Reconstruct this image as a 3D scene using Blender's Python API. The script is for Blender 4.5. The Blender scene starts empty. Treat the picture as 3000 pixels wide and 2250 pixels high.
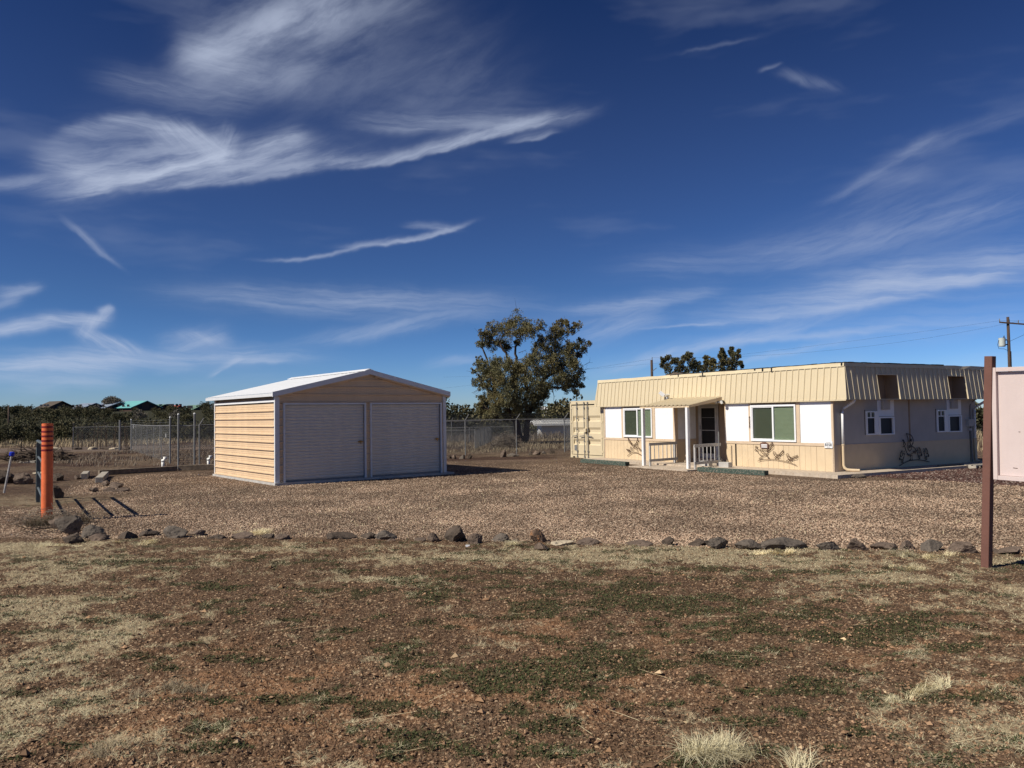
import bpy, bmesh, math, random
import numpy as np
from mathutils import Vector, Matrix, noise as mnoise
R = math.radians
random.seed(7)
rng = np.random.default_rng(7)
sc = bpy.context.scene
COL = sc.collection

# ------------------------------------------------------------ camera
cam_d = bpy.data.cameras.new('camera'); cam = bpy.data.objects.new('camera', cam_d); COL.objects.link(cam)
cam_d.sensor_width = 36; cam_d.lens = 28.8; cam_d.clip_start = 0.05; cam_d.clip_end = 9000
pit, rol = R(2.17), R(0.83)
fwd = Vector((0, math.cos(pit), math.sin(pit))); up0 = Vector((0, -math.sin(pit), math.cos(pit))); rt0 = Vector((1, 0, 0))
cx_ = rt0*math.cos(rol) - up0*math.sin(rol); cy_ = rt0*math.sin(rol) + up0*math.cos(rol); cz_ = -fwd
m = Matrix((cx_, cy_, cz_)).transposed().to_4x4(); m.translation = Vector((0, 0, 1.8)); cam.matrix_world = m
sc.camera = cam
# ------------------------------------------------------------ sky and sun
SUN_AZ, SUN_EL = -116.5, 42.0
SKY_STRENGTH, SUN_STRENGTH, EXPO = 0.055, 4.8, 0.17
sc.view_settings.view_transform = 'Standard'; sc.view_settings.look = 'None'
sc.view_settings.exposure = EXPO; sc.view_settings.gamma = 1; sc.view_settings.use_curve_mapping = False
world = bpy.data.worlds.new('World'); sc.world = world; world.use_nodes = True
WT = world.node_tree; WT.nodes.clear()

def nd(t, typ, **k):
    n = t.nodes.new(typ)
    for a, b in k.items():
        if a == 'inp':
            for i, v in b.items(): n.inputs[i].default_value = v
        else: setattr(n, a, b)
    return n
class NB:                                   # tiny math helper over a node tree
    def __init__(s, t): s.t = t
    def put(s, sock, v):
        if v is None: return
        if isinstance(v, bpy.types.NodeSocket): s.t.links.new(v, sock)
        else: sock.default_value = v
    def m(s, op, a, b=None, c=None, clamp=False):
        n = s.t.nodes.new('ShaderNodeMath'); n.operation = op; n.use_clamp = clamp
        s.put(n.inputs[0], a); s.put(n.inputs[1], b); s.put(n.inputs[2], c); return n.outputs[0]
    def v(s, op, a, b=None, out=0):
        n = s.t.nodes.new('ShaderNodeVectorMath'); n.operation = op
        s.put(n.inputs[0], a); s.put(n.inputs[1], b); return n.outputs[out]
    def comb(s, x, y, z=0.0):
        n = s.t.nodes.new('ShaderNodeCombineXYZ'); s.put(n.inputs[0], x); s.put(n.inputs[1], y); s.put(n.inputs[2], z); return n.outputs[0]
    def sep(s, a):
        n = s.t.nodes.new('ShaderNodeSeparateXYZ'); s.put(n.inputs[0], a); return n.outputs
    def noise(s, vec, scale, detail=3, rough=.5, dist=0, color=False):
        n = s.t.nodes.new('ShaderNodeTexNoise'); s.put(n.inputs['Vector'], vec); n.inputs['Scale'].default_value = scale
        n.inputs['Detail'].default_value = detail; n.inputs['Roughness'].default_value = rough; n.inputs['Distortion'].default_value = dist
        return n.outputs['Color' if color else 'Fac']
    def mr(s, v, a, b, c=0.0, d=1.0, smooth=True):
        n = s.t.nodes.new('ShaderNodeMapRange'); n.interpolation_type = 'SMOOTHSTEP' if smooth else 'LINEAR'
        s.put(n.inputs[0], v); s.put(n.inputs[1], a); s.put(n.inputs[2], b); s.put(n.inputs[3], c); s.put(n.inputs[4], d); return n.outputs[0]
    def mix(s, f, a, b, mode='MIX'):
        n = s.t.nodes.new('ShaderNodeMix'); n.data_type = 'RGBA'; n.blend_type = mode
        s.put(n.inputs[0], f)
        for i, x in ((6, a), (7, b)):
            if isinstance(x, tuple) and len(x) == 3: x = (*x, 1)
            s.put(n.inputs[i], x)
        return n.outputs[2]
    def vor(s, vec, scale, feat='F1', out='Color', rnd=1.0):
        n = s.t.nodes.new('ShaderNodeTexVoronoi'); n.feature = feat; s.put(n.inputs['Vector'], vec)
        n.inputs['Scale'].default_value = scale; n.inputs['Randomness'].default_value = rnd; return n.outputs[out]

W = NB(WT)
sky = nd(WT, 'ShaderNodeTexSky', sky_type='NISHITA', sun_disc=False, sun_elevation=R(SUN_EL), sun_rotation=R(SUN_AZ % 360),
         altitude=1600, air_density=1.0, dust_density=0.4, ozone_density=2.2)
tc = nd(WT, 'ShaderNodeTexCoord')
dx, dy, dz = W.sep(tc.outputs['Generated'])
AZ = W.m('MULTIPLY', W.m('ARCTAN2', dx, dy), 57.2958); EL = W.m('MULTIPLY', W.m('ARCSINE', dz), 57.2958)
P0 = W.comb(AZ, EL)
wcol = W.noise(P0, .13, 2, .5, color=True); wcol2 = W.noise(P0, .75, 2, .55, color=True)
warp = W.v('ADD', W.v('MULTIPLY', W.v('SUBTRACT', wcol, (.5, .5, .5)), (1.2, 1.0, 0)), W.v('MULTIPLY', W.v('SUBTRACT', wcol2, (.5, .5, .5)), (.45, .40, 0)))
PW = W.v('ADD', P0, warp)
# one wisp of cirrus: a curved streak with a crisp lower and a feathered upper edge, broken into fibres
g = bpy.data.node_groups.new('Wisp', 'ShaderNodeTree')
for nm, ty in (('P', 'NodeSocketVector'), ('C', 'NodeSocketVector'), ('ang', 'NodeSocketFloat'), ('L', 'NodeSocketFloat'), ('Wu', 'NodeSocketFloat'),
               ('Wl', 'NodeSocketFloat'), ('k', 'NodeSocketFloat'), ('gain', 'NodeSocketFloat'), ('F', 'NodeSocketFloat')):
    g.interface.new_socket(nm, in_out='INPUT', socket_type=ty)
g.interface.new_socket('m', in_out='OUTPUT', socket_type='NodeSocketFloat')
gi, go = g.nodes.new('NodeGroupInput'), g.nodes.new('NodeGroupOutput'); GB = NB(g); I = gi.outputs
d = GB.v('SUBTRACT', I['P'], I['C']); vr = g.nodes.new('ShaderNodeVectorRotate'); vr.rotation_type = 'Z_AXIS'
g.links.new(d, vr.inputs['Vector']); g.links.new(GB.m('MULTIPLY', I['ang'], -0.0174533), vr.inputs['Angle'])
u, v_, _ = GB.sep(vr.outputs[0]); v2 = GB.m('SUBTRACT', v_, GB.m('MULTIPLY', I['k'], GB.m('MULTIPLY', u, u)))
up = GB.m('GREATER_THAN', v2, 0.0); wd = GB.m('ADD', GB.m('MULTIPLY', up, I['Wu']), GB.m('MULTIPLY', GB.m('SUBTRACT', 1.0, up), I['Wl']))
un = GB.m('DIVIDE', u, I['L']); un2 = GB.m('MULTIPLY', un, un); vn = GB.m('DIVIDE', v2, wd)
ex = GB.m('ADD', GB.m('MULTIPLY', un2, un2), GB.m('MULTIPLY', vn, vn)); mk = GB.m('POWER', 2.71828, GB.m('MULTIPLY', ex, -1.0))
fb = GB.mr(GB.m('ADD', I['F'], GB.m('MULTIPLY', GB.m('SUBTRACT', un2, .3), -.05)), .26, .76, .26, 1.12)
g.links.new(GB.m('MULTIPLY', GB.m('MULTIPLY', mk, fb), I['gain']), go.inputs[0])
# azimuth, elevation, angle, half length, upper width, lower width, curvature, gain, fibre frequency
WISPS = [
 ((-23.6, 15.5), 19, 5.1, 0.55, 0.16, -0.006, 0.75, 1.0), ((-17.9, 15.8), 11, 7.3, 1.1, 0.25, 0.004, 0.55, 1.0), ((-6.8, 17.6), 10, 6.8, 0.45, 0.14, 0.006, 0.46, 1.2), ((-2.6, 18.6), 12, 6.0, 0.6, 0.16, 0.004, 0.34, 1.2),
 ((1.7, 18.8), 12, 1.7, 0.3, 0.1, 0, 0.30, 1.2), ((-24.4, 16.0), 16, 5.5, 2, 1, -0.02, 0.62, 0.9), ((-17.3, 17.1), 11, 3.8, 1.1, 0.6, 0, 0.55, 1.0), ((-25.1, 18.7), 7, 4.1, 0.35, 0.7, -0.06, 0.45, 1.4),
 ((-21.3, 18.3), -14, 2.3, 0.5, 1, -0.1, 0.55, 1.4), ((-19.2, 17.7), 61, 1.3, 0.8, 0.6, 0, 0.35, 1.5), ((-16.0, 17.9), 22, 1.9, 0.7, 0.5, 0, 0.42, 1.5), ((-28.0, 15.3), -8, 2.2, 0.7, 0.6, 0, 0.45, 1.0),
 ((-30.5, 14.3), 12, 3.1, 0.35, 0.4, 0, 0.28, 1.0), ((-4.0, 19.7), 1, 6.4, 0.8, 0.4, 0, 0.30, 1.0), ((1.2, 19.7), 10, 4.4, 0.5, 0.4, 0, 0.30, 1.0), ((-16.7, 24.8), 21, 5.6, 1.2, 0.9, -0.02, 0.75, 0.7),
 ((-19.3, 22.9), -9, 2.5, 0.8, 1.1, 0, 0.36, 0.8), ((-17.9, 22.3), 4, 4.0, 0.9, 1.4, 0, 0.30, 0.8), ((-10.9, 26.8), 11, 5.4, 1.8, 1.5, 0, 0.32, 0.7), ((-16.5, 24.8), 11, 5.6, 3, 3.4, 0, 0.18, 0.6),
 ((-22.2, 20.7), -2, 4.3, 0.7, 0.8, 0, 0.20, 1.1), ((-8.5, 23.1), -4, 8.6, 3.4, 3.6, 0, 0.16, 0.5), ((-12.8, 10.9), 11, 3.9, 0.13, 0.12, 0.02, 0.40, 1.5), ((-7.1, 12.1), 12, 4.0, 0.22, 0.12, 0.015, 0.62, 1.5),
 ((-5.5, 13.0), -4, 1.8, 0.3, 0.15, 0, 0.26, 2.4), ((-27.2, 11.0), -37, 2.0, 0.28, 0.14, 0, 0.26, 1.8), ((-31.1, 7.9), 16, 1.1, 0.35, 0.25, 0, 0.45, 1.6), ((-31.8, 7.2), 21, 0.9, 0.35, 0.3, 0, 0.30, 1.6),
 ((-31.1, 5.7), 12, 1.9, 0.45, 0.35, 0, 0.85, 1.2), ((-28.2, 6.3), 1, 1.8, 0.35, 0.45, 0, 0.85, 1.2), ((-26.3, 7.0), 31, 0.4, 0.25, 0.25, 0, 0.50, 1.2), ((-27.0, 6.2), 44, 1.2, 0.3, 0.45, 0, 0.50, 1.6),
 ((-26.2, 5.0), -18, 1.8, 0.35, 0.6, 0, 0.50, 1.2), ((-23.6, 4.1), 4, 9.5, 0.6, 0.55, -0.006, 0.42, 1.3), ((-29.3, 3.3), 3, 4.2, 0.8, 0.6, 0, 0.40, 1.2), ((-21.2, 5.2), 8, 2.1, 0.7, 0.4, 0, 0.34, 1.4),
 ((-20.7, 5.4), -13, 1.6, 0.35, 0.3, 0, 0.30, 1.6), ((-28.5, 2.3), 6, 2.8, 0.55, 0.45, 0, 0.30, 1.2), ((-19.2, 3.6), 28, 1.2, 0.28, 0.12, 0, 0.42, 1.6), ((-17.0, 3.9), -4, 1.8, 0.28, 0.15, 0, 0.30, 1.6),
 ((-22.5, 3.4), 14, 1.1, 0.3, 0.2, 0, 0.20, 1.6), ((-12.8, 8.0), -1, 9.6, 0.65, 0.55, 0, 0.24, 1.8), ((-8.6, 7.5), -1, 11.0, 1, 0.7, 0, 0.16, 1.5), ((-8.8, 6.0), 9, 5.4, 0.55, 0.45, 0, 0.30, 1.3),
 ((-4.0, 3.8), 8, 1.9, 0.35, 0.3, 0, 0.20, 1.3), ((8.8, 7.3), 6, 5.0, 0.6, 0.3, 0.01, 0.36, 1.4), ((7.4, 6.0), 12, 3.0, 0.9, 0.7, 0, 0.30, 1.2), ((12.0, 5.9), 3, 2.7, 0.1, 0.08, 0, 0.30, 1.5),
 ((14.1, 4.5), 11, 7.9, 0.55, 0.3, 0, 0.42, 1.3), ((23.6, 6.9), 7, 10.7, 1.3, 0.35, 0.004, 0.44, 1.1), ((26.9, 7.6), 2, 6.9, 1.6, 0.9, 0, 0.30, 1.0), ((20.2, 5.0), 3, 5.1, 0.25, 0.2, 0, 0.28, 1.4),
 ((18.4, 3.9), 10, 3.7, 0.3, 0.2, 0, 0.26, 1.4), ((24.8, 8.0), 14, 2.3, 0.9, 0.4, 0, 0.22, 1.2), ((25.5, 11.0), 8, 7.7, 1.6, 1, 0, 0.22, 1.0), ((14.6, 10.1), 2, 6.9, 1.1, 0.8, 0, 0.13, 1.2),
 ((24.5, 14.8), 25, 3.6, 0.35, 0.3, 0.012, 0.15, 1.2), ((29.7, 16.6), 15, 4.3, 0.45, 0.35, 0, 0.11, 1.2), ((25.5, 14.3), 26, 3.1, 0.9, 1.1, 0, 0.10, 0.9), ((18.0, 22.0), 8, 0.7, 0.12, 0.1, 0, 0.20, 1.5),
 ((20.4, 20.8), -20, 2.0, 0.35, 0.25, 0, 0.14, 1.6), ((14.9, 23.7), 4, 2.2, 0.12, 0.1, 0, 0.13, 1.5), ((27.0, 5.1), 2, 6.7, 0.9, 0.7, 0, 0.20, 1.2), ((30.6, 2.6), 5, 3.5, 0.8, 0.6, 0, 0.14, 1.2),
 ((-55.0, 14.0), 8, 14.0, 2.0, 1.2, .0, .3, 1.0), ((60.0, 12.0), 8, 16.0, 2.0, 1.2, .0, .3, 1.0)]
def fibres(rot, sx_, sy_, seed):       # thin parallel filaments running at an angle
    n = WT.nodes.new('ShaderNodeVectorRotate'); n.rotation_type = 'Z_AXIS'; WT.links.new(PW, n.inputs['Vector']); n.inputs['Angle'].default_value = -R(rot)
    x_, y_, _ = W.sep(n.outputs[0]); return W.noise(W.comb(W.m('MULTIPLY', x_, sx_), W.m('MULTIPLY', y_, sy_), seed), 1.0, 6, .62, .3)
FL = {0: fibres(16, .22, 1.5, 0.0), 1: fibres(-2, .16, 1.9, 5.0), 2: fibres(64, .35, 1.5, 9.0), 3: fibres(-38, .25, 2.2, 3.0), 4: fibres(24, .16, .55, 12.0)}
acc = None
for (c, an, L, wu, wl, k, gain, fib) in WISPS:
    n = WT.nodes.new('ShaderNodeGroup'); n.node_tree = g; WT.links.new(PW, n.inputs['P'])
    n.inputs['C'].default_value = (c[0], c[1], 0)
    for nm, vv in (('ang', an), ('L', L), ('Wu', wu), ('Wl', wl), ('k', k), ('gain', gain)): n.inputs[nm].default_value = vv
    if wu >= .9 and c[1] > 14: vv = n.inputs['gain'].default_value; n.inputs['gain'].default_value = vv*.78
    WT.links.new(FL[4 if wu >= .9 and c[1] > 19 else 2 if an > 40 else 3 if an < -10 else 0 if an > 7 else 1], n.inputs['F'])
    acc = n.outputs[0] if acc is None else W.m('ADD', acc, n.outputs[0])
# faint veils all over the sky, also outside the frame
veil = W.noise(W.v('MULTIPLY', PW, (.05, .22, 0)), 1.0, 4, .55)
veil = W.m('MULTIPLY', W.mr(veil, .52, .8), .12)
cl = W.m('SUBTRACT', 1.0, W.m('POWER', 2.71828, W.m('MULTIPLY', W.m('ADD', acc, veil), -1.25)))
cl = W.m('ADD', W.m('MULTIPLY', cl, W.mr(EL, -1.0, 3.0, .35, 1.0)), W.m('MULTIPLY', W.mr(EL, 2.0, 9.0), W.mr(EL, 32.0, 13.0, .0, .026)))
skyc = W.mix(1.0, sky.outputs[0], (0.80, 0.93, 1.10), 'MULTIPLY')
gm = nd(WT, 'ShaderNodeGamma', inp={1: 1.66}); WT.links.new(skyc, gm.inputs[0])
skyc2 = W.mix(1.0, gm.outputs[0], W.mix(W.mr(EL, 0.0, 9.0), (.305, .310, .388), (.240, .262, .272)), 'MULTIPLY')
final = W.mix(cl, skyc2, (8.8, 9.9, 12.4))
bg = nd(WT, 'ShaderNodeBackground'); bg.inputs['Strength'].default_value = SKY_STRENGTH
WT.links.new(final, bg.inputs[0]); wo = nd(WT, 'ShaderNodeOutputWorld'); WT.links.new(bg.outputs[0], wo.inputs[0])
sl = bpy.data.lights.new('sun', 'SUN'); sl.energy = SUN_STRENGTH; sl.angle = R(.53); sl.color = (1, .925, .80)
so = bpy.data.objects.new('sun', sl); COL.objects.link(so)
sv = Vector((math.sin(R(SUN_AZ))*math.cos(R(SUN_EL)), math.cos(R(SUN_AZ))*math.cos(R(SUN_EL)), math.sin(R(SUN_EL))))
so.rotation_euler = sv.to_track_quat('Z', 'Y').to_euler(); so.location = (-20, -10, 30)

# ------------------------------------------------------------ materials
def mat(name, col, rough=.8, var=.12, scale=3.0, bump=0.0, bscale=40.0, metal=0.0, spec=.3, streak=0.0, dark=None, rnd=0.0):
    m = bpy.data.materials.new(name); m.use_nodes = True; t = m.node_tree; b = t.nodes['Principled BSDF']; N = NB(t)
    co = nd(t, 'ShaderNodeTexCoord').outputs['Object']
    f = N.noise(co, scale, 5, .6)
    f = N.mr(f, .3, .7)
    c = N.mix(f, tuple(x*(1-var) for x in col), tuple(min(1, x*(1+var*.6)) for x in col))
    if streak:
        s = N.noise(N.v('MULTIPLY', co, (9, 9, .7)), 2.0, 4, .6); c = N.mix(N.m('MULTIPLY', N.mr(s, .5, .75), streak), c, dark or tuple(x*.5 for x in col))
    elif dark:
        s = N.noise(co, scale*2.7, 6, .7); c = N.mix(N.mr(s, .52, .66), c, dark)
    if rnd:
        ge = nd(t, 'ShaderNodeNewGeometry').outputs['Random Per Island']
        c = N.mix(1.0, c, N.mix(ge, (1-rnd,)*3, (1+rnd*.5,)*3), 'MULTIPLY')
    t.links.new(c, b.inputs['Base Color']); b.inputs['Roughness'].default_value = rough; b.inputs['Metallic'].default_value = metal
    b.inputs['Specular IOR Level'].default_value = spec
    if bump:
        bn = nd(t, 'ShaderNodeBump', inp={0: bump, 1: .01}); t.links.new(N.noise(co, bscale, 4, .6), bn.inputs['Height']); t.links.new(bn.outputs[0], b.inputs['Normal'])
    return m
M = {}
M['tan'] = mat('tan_siding', (.68, .50, .32), .5, .07, 2, .15, 30, streak=.16, dark=(.46, .32, .19))
M['white_trim'] = mat('white_trim', (.78, .78, .78), .4, .04, 4)
M['grey_trim'] = mat('grey_white_trim', (.66, .67, .68), .4, .05, 4)
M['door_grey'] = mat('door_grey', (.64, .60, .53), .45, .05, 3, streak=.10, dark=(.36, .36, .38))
M['white_roof'] = mat('white_roof', (.80, .82, .84), .38, .03, 2, spec=.5)
M['galv'] = mat('galvanised', (.22, .22, .215), .55, .15, 8, metal=.2)
M['brass'] = mat('brass', (.35, .20, .06), .4, .2, 20, metal=.7)
M['concrete'] = mat('concrete', (.50, .42, .33), .9, .16, 4, .4, 60, dark=(.36, .27, .19))
M['concrete_grey'] = mat('concrete_grey', (.46, .44, .41), .9, .14, 5, .4, 60)
M['cream'] = mat('cream_metal', (.62, .525, .355), .5, .04, 2, streak=.10, dark=(.50, .39, .24))
M['ply'] = mat('plywood_siding', (.64, .505, .335), .75, .06, 2.5, .25, 25, streak=.14, dark=(.58, .40, .22))
M['trim'] = mat('beige_trim', (.60, .47, .335), .7, .06, 4, .1, 30)
M['stucco'] = mat('white_stucco', (.80, .81, .83), .85, .05, 6, .9, 9)
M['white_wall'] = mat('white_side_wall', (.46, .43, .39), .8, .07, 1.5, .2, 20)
M['brown_wall'] = mat('mid_brown_wall', (.30, .22, .15), .8, .10, 3, .1, 20)  # even mid brown for wall cores, recess panels and niches
M['fascia'] = mat('fascia', (.68, .58, .39), .6, .08, 2, .3, 12)
M['tar'] = mat('tar', (.015, .015, .016), .8, .3, 10, .5, 20)
M['membrane'] = mat('roof_membrane', (.5, .5, .48), .8, .1, 2, .2, 10)
M['vinyl'] = mat('vinyl_frame', (.80, .81, .82), .35, .03, 4)
M['blind_green'] = mat('green_blind', (.37, .42, .31), .6, .05, 4)
M['blind_dark'] = mat('dark_green_screen', (.125, .14, .105), .7, .05, 4)  # dark grey-green of the left blinds and the transom panes
M['dark'] = mat('dark_interior', (.012, .012, .013), .6, .2, 4)
M['metal_art'] = mat('rust_metal', (.10, .055, .035), .6, .3, 20, metal=.3)
M['black_art'] = mat('black_metal', (.02, .02, .02), .5, .2, 10)
M['plaque_brown'] = mat('plaque_brown', (.16, .085, .065), .6, .15, 20)
M['ink'] = mat('ink', (.03, .035, .04), .7, .1, 5)
M['paint_white'] = mat('white_paint', (.78, .79, .80), .5, .05, 5, .2, 40, streak=.1, dark=(.55, .5, .42))
M['rail'] = mat('grey_painted_wood', (.42, .41, .40), .7, .12, 8, .3, 50)
M['green_wood'] = mat('green_timber', (.055, .085, .07), .85, .35, 10, .6, 40, dark=(.30, .25, .2))
M['old_wood'] = mat('old_timber', (.23, .18, .13), .9, .35, 8, .6, 30, streak=.4, dark=(.10, .075, .055))
M['weathered'] = mat('weathered_timber', (.40, .36, .30), .9, .25, 8, .6, 30, streak=.5, dark=(.2, .17, .13))
M['orange'] = mat('orange_paint', (.80, .175, .06), .6, .14, 6, .3, 30, streak=.45, dark=(.50, .085, .03))
M['darkred'] = mat('dark_red_tape', (.22, .018, .02), .5, .35, 30)
M['gate'] = mat('grey_gate_paint', (.105, .12, .115), .45, .2, 8, .1, 30)
M['sign_post'] = mat('brown_post', (.155, .072, .055), .7, .10, 5, .25, 40, streak=.25, dark=(.10, .05, .038))
M['sign_panel'] = mat('pink_panel', (.60, .50, .475), .75, .04, 2, .12, 40, streak=.06, dark=(.45, .33, .32))
M['blue'] = mat('blue_cap', (.01, .03, .45), .4, .1, 5)
M['stake'] = mat('clear_stake', (.42, .40, .38), .3, .35, 25)
M['pvc'] = mat('white_pvc', (.80, .80, .76), .35, .03, 5)
M['basalt'] = mat('basalt', (.095, .072, .055), .95, .35, 5, 1.0, 22, dark=(.03, .024, .02))
M['basalt_brown'] = mat('basalt_brown', (.155, .115, .088), .95, .3, 5, 1.0, 22, dark=(.06, .042, .032))
M['basalt_grey'] = mat('basalt_grey', (.130, .108, .088), .95, .25, 5, 1.0, 22, dark=(.05, .043, .038))
M['stain_rock'] = mat('orange_stained_rock', (.15, .10, .07), .95, .3, 6, 1.0, 12, dark=(.42, .20, .08))
M['pale_rock'] = mat('pale_rock', (.50, .42, .30), .9, .25, 8, .8, 14, dark=(.10, .09, .08))
M['bark'] = mat('bark', (.085, .062, .045), .95, .3, 6, .9, 20)
M['pole_wood'] = mat('pole_wood', (.075, .05, .038), .85, .25, 8, .4, 30)
M['transformer'] = mat('transformer_grey', (.50, .55, .52), .4, .06, 3)
M['glass_pane'] = bpy.data.materials.new('window_glass')
def gl(m, tint=(.8, .9, .85), a=.25):
    m.use_nodes = True; t = m.node_tree; t.nodes.clear(); N = NB(t)
    tr = nd(t, 'ShaderNodeBsdfTransparent', inp={0: (*tint, 1)}); gs = nd(t, 'ShaderNodeBsdfGlossy', inp={0: (.9, .95, .95, 1), 'Roughness': .03})
    fr = nd(t, 'ShaderNodeLayerWeight', inp={0: .5}); mx = nd(t, 'ShaderNodeMixShader')
    t.links.new(N.m('ADD', N.m('MULTIPLY', N.m('POWER', fr.outputs['Facing'], 4.0), .8), .05, clamp=True), mx.inputs[0]); t.links.new(tr.outputs[0], mx.inputs[1]); t.links.new(gs.outputs[0], mx.inputs[2])
    o = nd(t, 'ShaderNodeOutputMaterial'); t.links.new(mx.outputs[0], o.inputs[0])
gl(M['glass_pane'], (.92, .95, .92))
M['screen'] = mat('dark_screen', (.018, .018, .024), .5, .15, 4, spec=.25)
M['lamp_glass'] = mat('lamp_glass', (.7, .7, .66), .2, .05, 5, spec=.6)
M['wire'] = mat('galvanised_wire', (.17, .175, .175), .6, .1, 5)
M['cable'] = mat('cable', (.02, .02, .02), .6, .1, 5)
def leafmat(name, c1, c2, c3, trans=.25):
    m = bpy.data.materials.new(name); m.use_nodes = True; t = m.node_tree; b = t.nodes['Principled BSDF']; N = NB(t)
    rn = nd(t, 'ShaderNodeNewGeometry').outputs['Random Per Island']; co = nd(t, 'ShaderNodeTexCoord').outputs['Object']
    f = N.mr(N.noise(co, .9, 3, .6), .4, .62)
    c = N.mix(rn, c1, c2); c = N.mix(N.m('MULTIPLY', f, .75), c, c3)
    oi = nd(t, 'ShaderNodeObjectInfo').outputs['Random']; c = N.mix(1.0, c, N.mix(oi, (.72, .74, .76), (1.15, 1.12, 1.05)), 'MULTIPLY')
    t.links.new(c, b.inputs['Base Color']); b.inputs['Roughness'].default_value = .7; b.inputs['Specular IOR Level'].default_value = .15
    return m
M['juniper'] = leafmat('juniper_foliage', (.095, .098, .048), (.225, .212, .120), (.170, .138, .058))
M['far_juniper'] = leafmat('far_juniper_foliage', (.050, .055, .030), (.115, .115, .066), (.105, .085, .042))
M['bare_brush'] = leafmat('bare_brush', (.16, .13, .105), (.30, .255, .20), (.20, .16, .125))
M['grey_tree'] = leafmat('grey_bare_tree', (.13, .115, .10), (.22, .20, .165), (.16, .14, .115))
M['straw'] = leafmat('dry_straw', (.62, .53, .32), (.93, .85, .58), (.74, .64, .41))
M['straw_dull'] = leafmat('dull_straw', (.26, .205, .13), (.48, .40, .27), (.30, .24, .16))
M['weed'] = leafmat('green_weed', (.040, .050, .020), (.095, .108, .046), (.065, .066, .030))
def stonemat(name, cols):
    m = bpy.data.materials.new(name); m.use_nodes = True; t = m.node_tree; b = t.nodes['Principled BSDF']; N = NB(t)
    rn = nd(t, 'ShaderNodeNewGeometry').outputs['Random Per Island']
    r = nd(t, 'ShaderNodeValToRGB'); r.color_ramp.interpolation = 'LINEAR'; e = r.color_ramp.elements
    while len(e) < len(cols): e.new(.5)
    for i, c in enumerate(cols): e[i].position = i/(len(cols)-1); e[i].color = (*c, 1)
    t.links.new(rn, r.inputs[0]); co = nd(t, 'ShaderNodeTexCoord').outputs['Object']
    lf = N.m('MULTIPLY', N.mr(N.noise(co, .45, 4, .6), .36, .66, .74, 1.18), N.mr(N.noise(N.v('MULTIPLY', co, (1, .35, 1)), 1.1, 3, .6), .35, .65, .88, 1.1))
    t.links.new(N.mix(1.0, r.outputs[0], N.comb(lf, lf, lf), 'MULTIPLY'), b.inputs['Base Color']); b.inputs['Roughness'].default_value = .9
    b.inputs['Specular IOR Level'].default_value = .2
    return m
M['gravel_stones'] = stonemat('gravel_stones', [(.14, .092, .065), (.34, .230, .158), (.48, .35, .245), (.27, .182, .125), (.60, .47, .34), (.20, .138, .10)])
M['soil_pebbles'] = stonemat('soil_pebbles', [(.12, .075, .045), (.24, .14, .075), (.34, .205, .11), (.17, .10, .06), (.62, .46, .28), (.28, .16, .085), (.42, .26, .15), (.15, .09, .05)])
M['clods'] = stonemat('soil_clods', [(.09, .056, .037), (.18, .11, .066), (.31, .19, .11), (.13, .082, .052), (.39, .245, .145)])
M['cinders'] = stonemat('red_cinders', [(.055, .028, .024), (.11, .06, .048), (.08, .04, .034), (.3, .24, .2)])

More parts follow.
